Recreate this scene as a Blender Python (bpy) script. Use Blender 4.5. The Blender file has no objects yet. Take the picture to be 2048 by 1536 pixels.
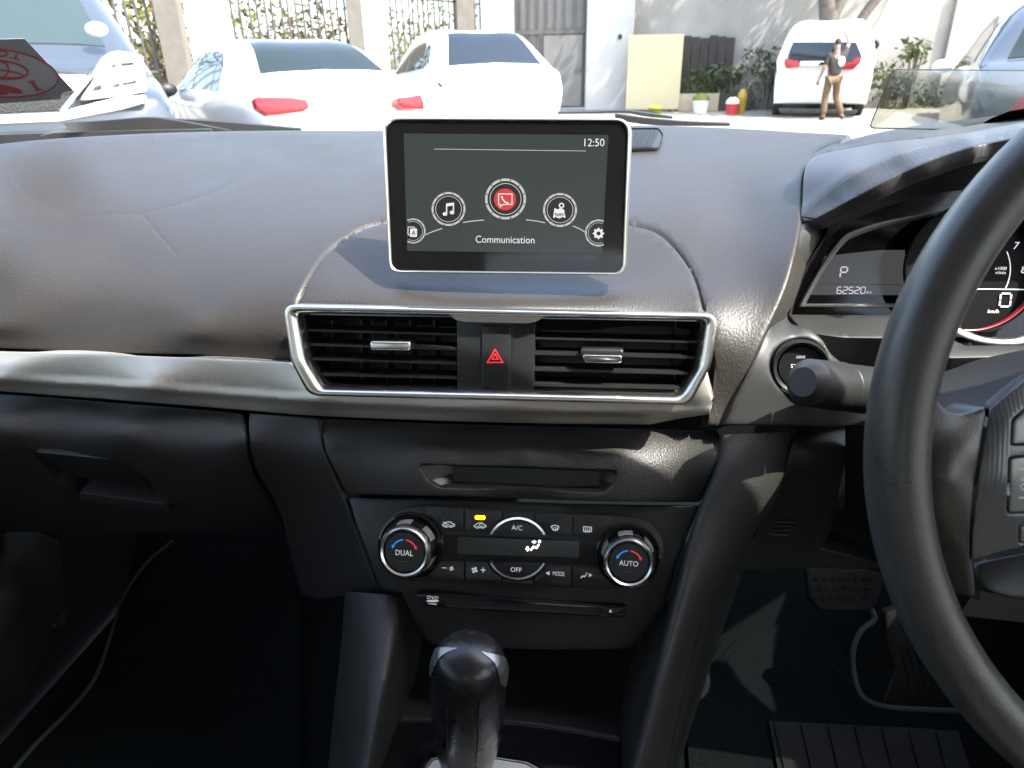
import bpy, bmesh, math, random
import numpy as np
from math import sin, cos, pi, radians, hypot, atan2, tan
from mathutils import Vector, Matrix, geometry

random.seed(7)
SC = bpy.context.scene
COL = SC.collection

# ------------------------------------------------------------------ camera
F = 1400.0                                    # focal length in pixels of a 2048 wide picture
TH, YA, RO = radians(24.66), radians(7.7), radians(1.0)
CAMP = Vector((0, 0, 1.2))
FWD = Vector((-sin(YA)*cos(TH), cos(YA)*cos(TH), -sin(TH)))
_r0 = Vector((cos(YA), sin(YA), 0)); _u0 = _r0.cross(FWD)
RT = _r0*cos(RO) - _u0*sin(RO); UP = _u0*cos(RO) + _r0*sin(RO)
cam = bpy.data.cameras.new('camera'); cam.sensor_width = 36; cam.lens = F/2048*36
cam.clip_start = .01; cam.clip_end = 600
cam.dof.use_dof = True; cam.dof.focus_distance = .56; cam.dof.aperture_fstop = 15
camo = bpy.data.objects.new('camera', cam); COL.objects.link(camo)
M = Matrix((RT, UP, -FWD)).transposed().to_4x4(); M.translation = CAMP
camo.matrix_world = M; SC.camera = camo

# ------------------------------------------------------------------ sky, sun, exposure
SUN_EL, SUN_AZ = radians(55), radians(116)    # azimuth clockwise from straight ahead: behind, to the right
world = bpy.data.worlds.new('World'); SC.world = world; world.use_nodes = True
wn = world.node_tree; bg = wn.nodes['Background']
sky = wn.nodes.new('ShaderNodeTexSky'); sky.sky_type = 'NISHITA'; sky.sun_disc = False
sky.sun_elevation = SUN_EL; sky.sun_rotation = SUN_AZ; sky.air_density = 1.0; sky.dust_density = 2.5
hs = wn.nodes.new('ShaderNodeHueSaturation'); hs.inputs['Saturation'].default_value = .82   # hazy, pale sky
wn.links.new(sky.outputs[0], hs.inputs['Color']); wn.links.new(hs.outputs[0], bg.inputs[0]); bg.inputs[1].default_value = .15
sl = bpy.data.lights.new('sun', 'SUN'); sl.energy = 2.0; sl.angle = radians(.55); sl.color = (1, .95, .86)
so = bpy.data.objects.new('sun', sl); COL.objects.link(so)
sdir = Vector((sin(SUN_AZ)*cos(SUN_EL), cos(SUN_AZ)*cos(SUN_EL), sin(SUN_EL)))
so.rotation_euler = sdir.to_track_quat('Z', 'Y').to_euler(); so.location = (0, 0, 30)
SC.view_settings.view_transform = 'Standard'; SC.view_settings.look = 'None'
SC.view_settings.exposure = 2.95; SC.view_settings.gamma = 1; SC.view_settings.use_curve_mapping = False
SC.render.engine = 'CYCLES'
SC.cycles.use_denoising = True
SC.cycles.max_bounces = 10; SC.cycles.transparent_max_bounces = 16
SC.cycles.diffuse_bounces = 5; SC.cycles.glossy_bounces = 5
SC.cycles.caustics_reflective = False; SC.cycles.caustics_refractive = False
SC.cycles.sample_clamp_indirect = 6

# ------------------------------------------------------------------ rays and planes
def ray(u, v): return FWD + RT*((u-1024)/F) - UP*((v-768)/F)
def aty(u, v, y):
    d = ray(u, v); return CAMP + d*(y/d.y)
def atz(u, v, z):
    d = ray(u, v); return CAMP + d*((z-CAMP.z)/d.z)
class Plane:
    """A flat face in the car: origin, ex (to the right), ey (up along the face), n (towards the seats)."""
    def __init__(s, u, v, y, tilt=0, yaw=0, roll=0):
        s.o = aty(u, v, y); t, w = radians(tilt), radians(yaw)
        ex = Vector((cos(w), sin(w), 0)); ey = Vector((-sin(w)*sin(t), cos(w)*sin(t), cos(t)))
        q = radians(roll)
        s.ex = ex*cos(q) + ey*sin(q); s.ey = ey*cos(q) - ex*sin(q); s.n = s.ex.cross(s.ey)
    def loc(s, u, v, h=0):
        d = ray(u, v); o = s.o + s.n*h
        p = CAMP + d*((o-CAMP).dot(s.n)/d.dot(s.n)) - s.o
        return p.dot(s.ex), p.dot(s.ey)
    def w(s, a, b, h=0): return s.o + s.ex*a + s.ey*b + s.n*h
    def at(s, u, v, h=0): return s.w(*s.loc(u, v, h), h)
    def px(s, u, v): # metres per pixel at (u,v)
        a = s.loc(u, v); b = s.loc(u+10, v); return hypot(a[0]-b[0], a[1]-b[1])/10

# ------------------------------------------------------------------ objects
def ROOT(o):
    while o.parent: o = o.parent
    return o
def obj(name, me, mat, parent=None, loc=None):
    """Link mesh data given in world metres; a part sits at its thing's origin."""
    o = bpy.data.objects.new(name, me); COL.objects.link(o)
    base = ROOT(parent).location if parent else Vector(loc) if loc is not None else Vector((0, 0, 0))
    if base.length > 0:
        me.transform(Matrix.Translation(-base))
    if parent: o.parent = parent
    else: o.location = base
    if mat is not None and not me.materials:
        for m in (mat if isinstance(mat, (list, tuple)) else [mat]): me.materials.append(m)
    return o
def tag(o, label=None, cat=None, group=None, kind=None):
    if label: o['label'] = label
    if cat: o['category'] = cat
    if group: o['group'] = group
    if kind: o['kind'] = kind
    return o
def thing(name, label, cat, loc=(0, 0, 0), group=None):
    o = bpy.data.objects.new(name, None); COL.objects.link(o); o.location = loc; o.empty_display_size = .05
    return tag(o, label, cat, group)
def copy_tree(o, parent=None):
    c = o.copy(); COL.objects.link(c); c.parent = parent
    for ch in list(o.children): copy_tree(ch, c)
    return c
def mesh(name, verts, faces, smooth=True):
    me = bpy.data.meshes.new(name); me.from_pydata([tuple(v) for v in verts], [], faces); me.update()
    if smooth: me.polygons.foreach_set('use_smooth', [True]*len(me.polygons))
    return me
def fix(me, smooth_angle=None):
    bm = bmesh.new(); bm.from_mesh(me); bmesh.ops.remove_doubles(bm, verts=bm.verts, dist=1e-6)
    bmesh.ops.recalc_face_normals(bm, faces=bm.faces); bm.to_mesh(me); bm.free()
    if smooth_angle is not None: sharp(me, smooth_angle)
    return me
def sharp(me, ang=35):
    me.polygons.foreach_set('use_smooth', [True]*len(me.polygons))
    me.set_sharp_from_angle(angle=radians(ang)); return me

# ------------------------------------------------------------------ 2D curves (pixels)
def crv(pts, n=6):
    """Catmull-Rom through open points."""
    P = [np.array(p, float) for p in pts]; P = [2*P[0]-P[1]] + P + [2*P[-1]-P[-2]]; out = []
    for i in range(1, len(P)-2):
        a, b, c, d = P[i-1:i+3]
        for k in range(n):
            t = k/n
            out.append(.5*(2*b + (c-a)*t + (2*a-5*b+4*c-d)*t*t + (3*b-a-3*c+d)*t**3))
    out.append(P[-2]); return [tuple(p) for p in out]
def rp(pts, r, n=5):
    """Round the corners of a closed polygon; r is a number or one per corner."""
    out = []; N = len(pts)
    for i in range(N):
        p = np.array(pts[i], float); a = np.array(pts[i-1], float)-p; b = np.array(pts[(i+1) % N], float)-p
        la, lb = np.linalg.norm(a), np.linalg.norm(b); a /= la; b /= lb
        rr = r[i] if isinstance(r, (list, tuple)) else r
        half = math.acos(max(-1, min(1, float(a@b))))/2
        t = min(rr/max(tan(half), 1e-3), la*.48, lb*.48)
        s, e = p+a*t, p+b*t
        for k in range(n):
            q = k/(n-1); out.append(tuple((1-q)**2*s + 2*q*(1-q)*p + q*q*e))
    return out
def ell(u, v, a, b=None, n=40, a0=0, a1=360, rot=0):
    b = a if b is None else b; full = abs(a1-a0) >= 360; c, s = cos(radians(rot)), sin(radians(rot)); o = []
    for k in range(n if full else n+1):
        t = radians(a0+(a1-a0)*k/n); x, y = a*cos(t), -b*sin(t); o.append((u+c*x-s*y, v+s*x+c*y))
    return o
def resample(P, step):
    """Closed polygon to roughly even steps."""
    P = np.array(P, float); out = []
    for i in range(len(P)):
        a, b = P[i], P[(i+1) % len(P)]; n = max(1, int(np.linalg.norm(b-a)/step+.5))
        for k in range(n): out.append(a+(b-a)*k/n)
    return np.array(out)

# ------------------------------------------------------------------ smooth sheets: depth field + outline
class Field:
    """Thin-plate surface through (u, v, y) points; planes stay planes."""
    def __init__(s, pts, smooth=0.0):
        P = np.array(pts, float); s.X = P[:, :2]/1000
        w = np.array([1/ (y/ray(u, v).y) for u, v, y in pts]); n = len(P)
        K = s.k(np.linalg.norm(s.X[:, None]-s.X[None], axis=2)) + smooth*np.eye(n)
        Q = np.c_[np.ones(n), s.X]; A = np.zeros((n+3, n+3)); A[:n, :n] = K; A[:n, n:] = Q; A[n:, :n] = Q.T
        s.c = np.linalg.solve(A, np.r_[w, 0, 0, 0])
    @staticmethod
    def k(r): return np.where(r > 0, r*r*np.log(np.maximum(r, 1e-12)), 0)
    def pos(s, UV):
        UV = np.asarray(UV, float); X = UV/1000
        w = s.k(np.linalg.norm(X[:, None]-s.X[None], axis=2))@s.c[:-3] + np.c_[np.ones(len(X)), X]@s.c[-3:]
        D = np.array(FWD)[None] + np.outer((UV[:, 0]-1024)/F, np.array(RT)) - np.outer((UV[:, 1]-768)/F, np.array(UP))
        return np.array(CAMP)[None] + D/w[:, None]
    def at(s, u, v): return Vector(s.pos([(u, v)])[0])
def inpoly(Q, P):
    x, y = Q[:, 0][:, None], Q[:, 1][:, None]; x0, y0 = P[:, 0][None], P[:, 1][None]
    x1, y1 = np.roll(P[:, 0], -1)[None], np.roll(P[:, 1], -1)[None]
    c = ((y0 > y) != (y1 > y)) & (x < (x1-x0)*(y-y0)/np.where(y1 == y0, 1e-9, y1-y0)+x0)
    return c.sum(1) % 2 == 1
def segdist(Q, P, closed=True):
    A = P if closed else P[:-1]; B = np.roll(P, -1, 0) if closed else P[1:]
    d = B-A; L = np.maximum((d*d).sum(1), 1e-9); best = np.full(len(Q), 1e9)
    for i in range(0, len(Q), 400):
        q = Q[i:i+400]; t = np.clip(((q[:, None]-A[None])*d[None]).sum(2)/L[None], 0, 1)
        best[i:i+400] = np.sqrt((((A[None]+t[..., None]*d[None])-q[:, None])**2).sum(2)).min(1)
    return best
def sheet(name, outline, field, mat, parent, step=14, R=5, skirt=.012, grooves=(), holes=(), bump=None, bstep=None):
    """A smooth sheet inside a pixel outline, its edge rolled over by R pixels and turned back by skirt metres."""
    P = resample(outline, bstep or min(step, 9)); Hs = [resample(h, 7) for h in holes]
    loops = [P]+Hs
    us = np.arange(P[:, 0].min(), P[:, 0].max(), step); vs = np.arange(P[:, 1].min(), P[:, 1].max(), step*.866)
    G = np.array([(u+(step/2 if j % 2 else 0), v) for j, v in enumerate(vs) for u in us])
    G = G[inpoly(G, P)]
    for h in Hs: G = G[~inpoly(G, h)]
    dist = lambda Q: np.min([segdist(Q, L) for L in loops], axis=0)
    if len(G): G = G[dist(G) > max(R*1.5, step*.4)]
    extra = []
    if R > 0:
        for L in loops:
            T = np.roll(L, -1, 0)-np.roll(L, 1, 0); T /= np.maximum(np.linalg.norm(T, axis=1), 1e-9)[:, None]
            N = np.c_[-T[:, 1], T[:, 0]]
            for f in (.12, .4, 1.0):
                for sg in (1, -1):
                    q = L+N*sg*R*f; ok = inpoly(q, P)
                    for h in Hs: ok &= ~inpoly(q, h)
                    q = q[ok]
                    if len(q): extra.append(q[dist(q) > R*f*.93])
    gr = []
    for line, wd, dp in grooves:
        L = np.array(crv(line, 8), float); L2 = []
        for a, b in zip(L[:-1], L[1:]):
            n = max(1, int(np.linalg.norm(b-a)/6))
            L2 += [a+(b-a)*k/n for k in range(n)]
        L = np.array(L2+[L[-1]]); T = np.gradient(L, axis=0); T /= np.linalg.norm(T, axis=1)[:, None]; N = np.c_[-T[:, 1], T[:, 0]]
        for f in (-1.6, -1, 0, 1, 1.6): extra.append(L+N*wd*f)
        gr.append((L, wd, dp))
    pts = list(P)
    off = [0]; edges = []
    for L in loops:
        pass
    pts = np.vstack(loops); s = 0
    for L in loops:
        n = len(L); edges += [(s+i, s+(i+1) % n) for i in range(n)]; s += n
    inner = np.vstack([G]+extra) if (len(G) or extra) else np.zeros((0, 2))
    if len(inner):
        ok = inpoly(inner, P)
        for h in Hs: ok &= ~inpoly(inner, h)
        inner = inner[ok]
    allp = np.vstack([pts, inner])
    V, E, Fc, *_ = geometry.delaunay_2d_cdt([Vector(p) for p in allp], edges, [], 0, .02)
    V = np.array([tuple(v) for v in V]); tri = np.array([f for f in Fc if len(f) == 3])
    c = V[tri].mean(1); ok = inpoly(c, P)
    for h in Hs: ok &= ~inpoly(c, h)
    tri = tri[ok]
    X = field.pos(V)
    e1, e2 = X[tri[:, 1]]-X[tri[:, 0]], X[tri[:, 2]]-X[tri[:, 0]]; fn = np.cross(e1, e2)
    to = np.array(CAMP)[None]-X[tri[:, 0]]; flip = (fn*to).sum(1) < 0; fn[flip] *= -1
    tri[flip] = tri[flip][:, ::-1]
    N = np.zeros_like(X)
    for k in range(3): np.add.at(N, tri[:, k], fn)
    N /= np.maximum(np.linalg.norm(N, axis=1), 1e-12)[:, None]
    cd = np.linalg.norm(X-np.array(CAMP), axis=1)/F
    Y = X.copy(); d = dist(V)
    if R > 0:
        q = np.clip(d/R, 0, 1); Y -= N*((1-np.sqrt(np.maximum(0, 1-(1-q)**2)))*R*cd)[:, None]
    for L, wd, dp in gr:
        g = np.clip(1-segdist(V, L, False)/(wd*1.5), 0, 1); Y -= N*(g*g*(3-2*g)*dp)[:, None]
    if bump is not None: Y += N*bump(V, X)[:, None]
    verts = [tuple(p) for p in Y]; faces = [tuple(int(i) for i in t) for t in tri]
    if skirt:
        from collections import Counter
        ec = Counter(); dirs = {}
        for t in faces:
            for a, b in ((t[0], t[1]), (t[1], t[2]), (t[2], t[0])):
                k = (min(a, b), max(a, b)); ec[k] += 1; dirs[k] = (a, b)
        be = [dirs[k] for k, c_ in ec.items() if c_ == 1]; m = {}
        for a, b in be:
            for i in (a, b):
                if i not in m: m[i] = len(verts); verts.append(tuple(Y[i]-N[i]*skirt))
        faces += [(b, a, m[a], m[b]) for a, b in be]
    me = mesh(name, verts, faces); me.set_sharp_from_angle(angle=radians(50))
    return obj(name, me, mat, parent)

# ------------------------------------------------------------------ flat-faced solids
def slab(name, mat, parent, pl, outline, h0, h1, bev=0, seg=2, local=False, ang=40):
    """A polygon (pixels, or local metres) on a plane, from height h0 to h1, its front edge bevelled."""
    L = outline if local else [pl.loc(u, v, h1) for u, v in outline]
    bm = bmesh.new(); top = [bm.verts.new(pl.w(a, b, h1)) for a, b in L]
    f = bm.faces.new(top); f.normal_update()
    if f.normal.dot(pl.n) < 0: f.normal_flip()
    r = bmesh.ops.extrude_face_region(bm, geom=[f], use_keep_orig=True)
    for v in [g for g in r['geom'] if isinstance(g, bmesh.types.BMVert)]: v.co += pl.n*(h0-h1)
    bmesh.ops.recalc_face_normals(bm, faces=bm.faces)
    if bev:
        te = [e for e in bm.edges if all((v.co-pl.o).dot(pl.n) > h1-1e-6 for v in e.verts)]
        bmesh.ops.bevel(bm, geom=te, offset=bev, segments=seg, affect='EDGES', profile=.5, clamp_overlap=True)
    me = bpy.data.meshes.new(name); bm.to_mesh(me); bm.free()
    if bev or len(L) > 8: sharp(me, ang)
    return obj(name, me, mat, parent)
def ringframe(name, mat, parent, pl, outer, inner, prof, ang=50):
    """Loft between two matching outlines; prof = [(t, height)] with t 0 at the outer, 1 at the inner one."""
    O = [pl.loc(*p) for p in outer]; I = [pl.loc(*p) for p in inner]; n = len(O); V = []; Fs = []
    for t, h in prof:
        for a, b in zip(O, I): V.append(pl.w(a[0]+(b[0]-a[0])*t, a[1]+(b[1]-a[1])*t, h))
    for k in range(len(prof)-1):
        for i in range(n): Fs.append((k*n+i, k*n+(i+1) % n, (k+1)*n+(i+1) % n, (k+1)*n+i))
    me = mesh(name, V, Fs); fix(me); 
    if me.polygons and sum((p.normal.dot(pl.n)) for p in me.polygons) < 0: me.flip_normals()
    sharp(me, ang); return obj(name, me, mat, parent)
def lathe(name, mat, parent, pl, c, prof, n=48, ang=40, a0=0, a1=360, caps=True):
    """Turned about the plane's normal through local point c; prof = [(radius, height)]."""
    V = []; Fs = []; full = a1-a0 >= 360; m = n if full else n+1
    for r, h in prof:
        for k in range(m):
            t = radians(a0+(a1-a0)*k/n); V.append(pl.w(c[0]+r*cos(t), c[1]+r*sin(t), h))
    for j in range(len(prof)-1):
        for k in range(n):
            k2 = (k+1) % m; Fs.append((j*m+k, j*m+k2, (j+1)*m+k2, (j+1)*m+k))
    if full and caps:
        for j in (0, len(prof)-1): 
            if prof[j][0] > 1e-5: Fs.append(tuple(j*m+k for k in range(n)))
    me = mesh(name, V, Fs); fix(me, ang); return obj(name, me, mat, parent)
class Flat:
    """Thin printed or moulded marks on a plane, drawn in pixels, joined to one part."""
    def __init__(s, pl, h=.0004, t=.0003): s.pl, s.h, s.t = pl, h, t; s.V = []; s.F = []
    def _l(s, p): return s.pl.loc(p[0], p[1], s.h)
    def poly(s, pts):
        L = [s._l(p) for p in pts]; n = len(L); b = len(s.V)
        ar = sum(L[i][0]*L[(i+1) % n][1]-L[(i+1) % n][0]*L[i][1] for i in range(n))
        if ar < 0: L = L[::-1]
        for hh in (s.h, s.h-s.t): s.V += [s.pl.w(a, c, hh) for a, c in L]
        tri = geometry.tessellate_polygon([[Vector((a, c, 0)) for a, c in L]])
        for t in tri:
            a, c, d = (Vector(L[i]) for i in t)
            if (c-a).x*(d-a).y-(c-a).y*(d-a).x < 0: t = t[::-1]
            s.F.append(tuple(b+i for i in t))
        for i in range(n): j = (i+1) % n; s.F.append((b+i, b+n+i, b+n+j, b+j))
        return s
    def stroke(s, pts, w, closed=False):
        P = [np.array(p, float) for p in pts]; n = len(P); Lf = []; Rt = []
        for i in range(n):
            a = P[i-1] if (i > 0 or closed) else None; c = P[(i+1) % n] if (i < n-1 or closed) else None
            d1 = (P[i]-a)/max(np.linalg.norm(P[i]-a), 1e-9) if a is not None else None
            d2 = (c-P[i])/max(np.linalg.norm(c-P[i]), 1e-9) if c is not None else None
            if d1 is None: nn = np.array([-d2[1], d2[0]]); k = 1
            elif d2 is None: nn = np.array([-d1[1], d1[0]]); k = 1
            else:
                nn = np.array([-(d1+d2)[1], (d1+d2)[0]]); L = np.linalg.norm(nn); nn = nn/L if L > 1e-6 else np.array([-d1[1], d1[0]])
                k = min(2.0, 1/max(.3, abs(float(nn@np.array([-d1[1], d1[0]])))))
            Lf.append(P[i]+nn*w/2*k); Rt.append(P[i]-nn*w/2*k)
        m = n if closed else n-1
        for i in range(m):
            j = (i+1) % n; s.poly([Lf[i], Lf[j], Rt[j], Rt[i]])
        return s
    def disc(s, u, v, r, b=None, n=28): return s.poly(ell(u, v, r, b, n))
    def arc(s, u, v, r, w, a0, a1, n=24, b=None): return s.stroke(ell(u, v, r, b, n, a0, a1), w, abs(a1-a0) >= 360)
    def build(s, name, mat, parent):
        return obj(name, mesh(name, s.V, s.F, False), mat, parent)
def text(name, body, pl, u, v, cap, mat, parent, h=.0005, align='CENTER', xs=1.0, slant=0, rot=0, thick=.0001):
    """Lettering lying on a plane; cap = capital height in pixels."""
    c = bpy.data.curves.new(name, 'FONT'); c.body = body; c.align_x = align; c.align_y = 'CENTER'; c.shear = slant
    c.extrude = thick; c.size = 1; c.resolution_u = 3
    k = cap*pl.px(u, v)/.73
    o0 = bpy.data.objects.new(name+'_tmp', c); COL.objects.link(o0)
    dg = bpy.context.evaluated_depsgraph_get(); me = bpy.data.meshes.new_from_object(o0.evaluated_get(dg))
    bpy.data.objects.remove(o0); bpy.data.curves.remove(c)
    a, b = pl.loc(u, v, h); q = radians(rot)
    ex = (pl.ex*cos(q)+pl.ey*sin(q))*k*xs; ey = (pl.ey*cos(q)-pl.ex*sin(q))*k
    T = Matrix((ex, ey, pl.n)).transposed().to_4x4(); T.translation = pl.w(a, b, h)
    me.transform(T); me.materials.clear(); me.name = name
    return obj(name, me, mat, parent)
SEG = {'a': ((0, 1), (1, 1)), 'b': ((1, 1), (1, .5)), 'c': ((1, .5), (1, 0)), 'd': ((0, 0), (1, 0)), 'e': ((0, .5), (0, 0)), 'f': ((0, 1), (0, .5)), 'g': ((0, .5), (1, .5))}
DIG = {'0': 'abcdef', '2': 'abged', '5': 'afgcd', '6': 'afgedc', 'P': 'abfge'}
def lcd(fl, body, u, v, w, hgt, gap, st, slant=.12):
    for i, ch in enumerate(body):
        for s_ in DIG[ch]:
            (x0, y0), (x1, y1) = SEG[s_]; q = []
            e = .09
            x0b, y0b, x1b, y1b = x0+(x1-x0)*e, y0+(y1-y0)*e*1.2, x1-(x1-x0)*e, y1-(y1-y0)*e*1.2
            for x, y in ((x0b, y0b), (x1b, y1b)):
                q.append((u+i*(w+gap)+x*w+y*hgt*slant, v-y*hgt))
            fl.stroke(q, st)
def tube(name, mat, parent, path, rad, n=16, cap=True, sq=None, ang=60, up=None):
    """A tube along 3D points with a radius (or (ra, rb)) per point."""
    P = [Vector(p) for p in path]; V = []; Fs = []; m = len(P); prev = Vector(up) if up else None
    for i in range(m):
        t = (P[min(i+1, m-1)]-P[max(i-1, 0)]).normalized()
        if prev is None: prev = Vector((0, 0, 1)) if abs(t.z) < .9 else Vector((1, 0, 0))
        a = (prev-t*prev.dot(t)).normalized(); b = t.cross(a); prev = a
        r = rad[i] if isinstance(rad, (list, tuple)) else rad
        ra, rb = r if isinstance(r, (list, tuple)) else (r, r)
        for k in range(n):
            q = 2*pi*k/n; V.append(P[i]+a*cos(q)*ra+b*sin(q)*rb)
    for i in range(m-1):
        for k in range(n): Fs.append((i*n+k, i*n+(k+1) % n, (i+1)*n+(k+1) % n, (i+1)*n+k))
    if cap: Fs += [tuple(range(n)), tuple((m-1)*n+k for k in range(n))]
    me = mesh(name, V, Fs); fix(me, ang); return obj(name, me, mat, parent)
def box(name, mat, parent, lo, hi, bev=0, rotz=0, seg=2, about=None):
    bm = bmesh.new(); bmesh.ops.create_cube(bm, size=1)
    for v in bm.verts: v.co = Vector([(lo[i]+hi[i])/2+v.co[i]*(hi[i]-lo[i]) for i in range(3)])
    if bev: bmesh.ops.bevel(bm, geom=bm.edges[:], offset=bev, segments=seg, affect='EDGES', clamp_overlap=True)
    if rotz:
        c = Vector(about) if about is not None else Vector([(lo[i]+hi[i])/2 for i in range(3)])
        bmesh.ops.rotate(bm, verts=bm.verts, cent=c, matrix=Matrix.Rotation(rotz, 3, 'Z'))
    me = bpy.data.meshes.new(name); bm.to_mesh(me); bm.free()
    if bev: sharp(me, 40)
    return obj(name, me, mat, parent)

# ------------------------------------------------------------------ materials
def mat(name, col, rough=.5, metal=0, spec=.5, bump=None, var=None, emit=None, coat=0, aniso=0, alpha=None):
    """bump = (scale xyz, strength, distance, detail) ; var = (scale, amount) tonal mottling that stays with the material."""
    m = bpy.data.materials.new(name); m.use_nodes = True; nt = m.node_tree; b = nt.nodes['Principled BSDF']
    b.inputs['Base Color'].default_value = (*col, 1); b.inputs['Roughness'].default_value = rough
    b.inputs['Metallic'].default_value = metal; b.inputs['Specular IOR Level'].default_value = spec
    b.inputs['Coat Weight'].default_value = coat; b.inputs['Coat Roughness'].default_value = .05
    tc = nt.nodes.new('ShaderNodeTexCoord')
    def mapped(sc):
        mp = nt.nodes.new('ShaderNodeMapping'); mp.inputs['Scale'].default_value = sc if isinstance(sc, tuple) else (sc,)*3
        nt.links.new(tc.outputs['Object'], mp.inputs[0]); return mp.outputs[0]
    if bump:
        sc, st, ds, kind = bump
        if kind == 'leather':
            t = nt.nodes.new('ShaderNodeTexVoronoi'); t.feature = 'SMOOTH_F1'; t.inputs['Scale'].default_value = 1; t.inputs['Smoothness'].default_value = .35
            wv = nt.nodes.new('ShaderNodeTexNoise'); wv.inputs['Scale'].default_value = .55; wv.inputs['Detail'].default_value = 2
            mp = mapped(sc); nt.links.new(mp, wv.inputs['Vector'])
            ad = nt.nodes.new('ShaderNodeMixRGB'); ad.blend_type = 'ADD'; ad.inputs[0].default_value = 1.6
            nt.links.new(mp, ad.inputs[1]); nt.links.new(wv.outputs['Color'], ad.inputs[2]); nt.links.new(ad.outputs[0], t.inputs['Vector'])
            out = t.outputs['Distance']
        elif kind == 'wave':
            t = nt.nodes.new('ShaderNodeTexWave'); t.wave_type = 'BANDS'; t.bands_direction = 'X'; t.inputs['Scale'].default_value = 1; t.inputs['Distortion'].default_value = 0
            nt.links.new(mapped(sc), t.inputs['Vector']); out = t.outputs['Fac']
        elif kind == 'weave':
            mp = mapped(sc); sx = nt.nodes.new('ShaderNodeSeparateXYZ'); nt.links.new(mp, sx.inputs[0])
            t = nt.nodes.new('ShaderNodeTexChecker'); t.inputs['Scale'].default_value = 1; nt.links.new(mp, t.inputs['Vector']); out = t.outputs['Fac']
        else:
            t = nt.nodes.new('ShaderNodeTexNoise'); t.inputs['Scale'].default_value = 1; t.inputs['Detail'].default_value = 3
            nt.links.new(mapped(sc), t.inputs['Vector']); out = t.outputs['Fac']
        bp = nt.nodes.new('ShaderNodeBump'); bp.inputs['Strength'].default_value = st; bp.inputs['Distance'].default_value = ds
        nt.links.new(out, bp.inputs['Height']); nt.links.new(bp.outputs[0], b.inputs['Normal'])
    if var:
        t = nt.nodes.new('ShaderNodeTexNoise'); t.inputs['Scale'].default_value = 1; t.inputs['Detail'].default_value = 6; t.inputs['Roughness'].default_value = .6
        nt.links.new(mapped(var[0]), t.inputs['Vector'])
        mr = nt.nodes.new('ShaderNodeMapRange'); mr.inputs['From Min'].default_value = .3; mr.inputs['From Max'].default_value = .7
        mr.inputs['To Min'].default_value = 1-var[1]; mr.inputs['To Max'].default_value = 1+var[1]; nt.links.new(t.outputs['Fac'], mr.inputs[0])
        mx = nt.nodes.new('ShaderNodeMixRGB'); mx.blend_type = 'MULTIPLY'; mx.inputs[0].default_value = 1; mx.inputs[1].default_value = (*col, 1)
        nt.links.new(mr.outputs[0], mx.inputs[2]); nt.links.new(mx.outputs[0], b.inputs['Base Color'])
        if len(var) > 2:
            m2 = nt.nodes.new('ShaderNodeMapRange'); m2.inputs['From Min'].default_value = .3; m2.inputs['From Max'].default_value = .7
            m2.inputs['To Min'].default_value = max(.02, rough-var[2]); m2.inputs['To Max'].default_value = rough+var[2]
            nt.links.new(t.outputs['Fac'], m2.inputs[0]); nt.links.new(m2.outputs[0], b.inputs['Roughness'])
    if emit:
        b.inputs['Emission Color'].default_value = (*emit[0], 1); b.inputs['Emission Strength'].default_value = emit[1]
    return m
def glass_mat(name, tint, ior=1.45, rough=.0, base=0.0):
    """Thin clear sheet: lets light through with a tint and reflects by angle."""
    m = bpy.data.materials.new(name); m.use_nodes = True; nt = m.node_tree; nt.nodes.remove(nt.nodes['Principled BSDF'])
    tr = nt.nodes.new('ShaderNodeBsdfTransparent'); tr.inputs[0].default_value = (*tint, 1)
    gl = nt.nodes.new('ShaderNodeBsdfGlossy'); gl.inputs['Roughness'].default_value = rough
    mx = nt.nodes.new('ShaderNodeMixShader'); out = nt.nodes['Material Output']
    lw = nt.nodes.new('ShaderNodeLayerWeight'); pw_ = nt.nodes.new('ShaderNodeMath'); pw_.operation = 'POWER'; pw_.inputs[1].default_value = 5
    nt.links.new(lw.outputs['Facing'], pw_.inputs[0]); f0 = ((ior-1)/(ior+1))**2*2+base
    ma = nt.nodes.new('ShaderNodeMath'); ma.operation = 'MULTIPLY_ADD'; ma.use_clamp = True; ma.inputs[1].default_value = (1-f0)*.7; ma.inputs[2].default_value = f0
    nt.links.new(pw_.outputs[0], ma.inputs[0]); fac = ma.outputs[0]
    nt.links.new(fac, mx.inputs[0]); nt.links.new(tr.outputs[0], mx.inputs[1]); nt.links.new(gl.outputs[0], mx.inputs[2])
    nt.links.new(mx.outputs[0], out.inputs[0]); return m

LE = (560., 560., 400.)
m_pad = mat('soft_dash_skin', (.0265, .0225, .0192), .47, spec=.58, bump=(LE, .28, .0007, 'leather'), var=(14, .06, .05))
m_lea = mat('grained_vinyl', (.026, .0248, .0232), .47, spec=.42, bump=((950., 950., 640.), .32, .0008, 'leather'), var=(14, .06, .05))
m_pla = mat('matte_black_plastic', (.0215, .022, .0215), .46, spec=.4, bump=(2600., .10, .0003, 'noise'), var=(20, .06, .04))
m_dark = mat('dark_plastic', (.011, .012, .0125), .5, spec=.3, bump=(1800., .12, .0003, 'noise'))
m_black = mat('vent_black', (.008, .008, .008), .4)
m_gloss = mat('piano_black', (.006, .006, .007), .07, var=(40, .1, .03))
m_satin = mat('satin_black', (.0155, .0165, .0165), .34, spec=.4, bump=(2600., .08, .0002, 'noise'))
m_chrome = mat('satin_chrome', (.78, .76, .71), .27, 1)
m_bright = mat('bright_chrome', (.82, .81, .79), .08, 1)
m_brush = mat('brushed_aluminium', (.64, .605, .55), .56, 1, bump=((3500., 500., 18.), .05, .0004, 'noise'), var=((1600., 1600., 12.), .10, .06))
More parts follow.
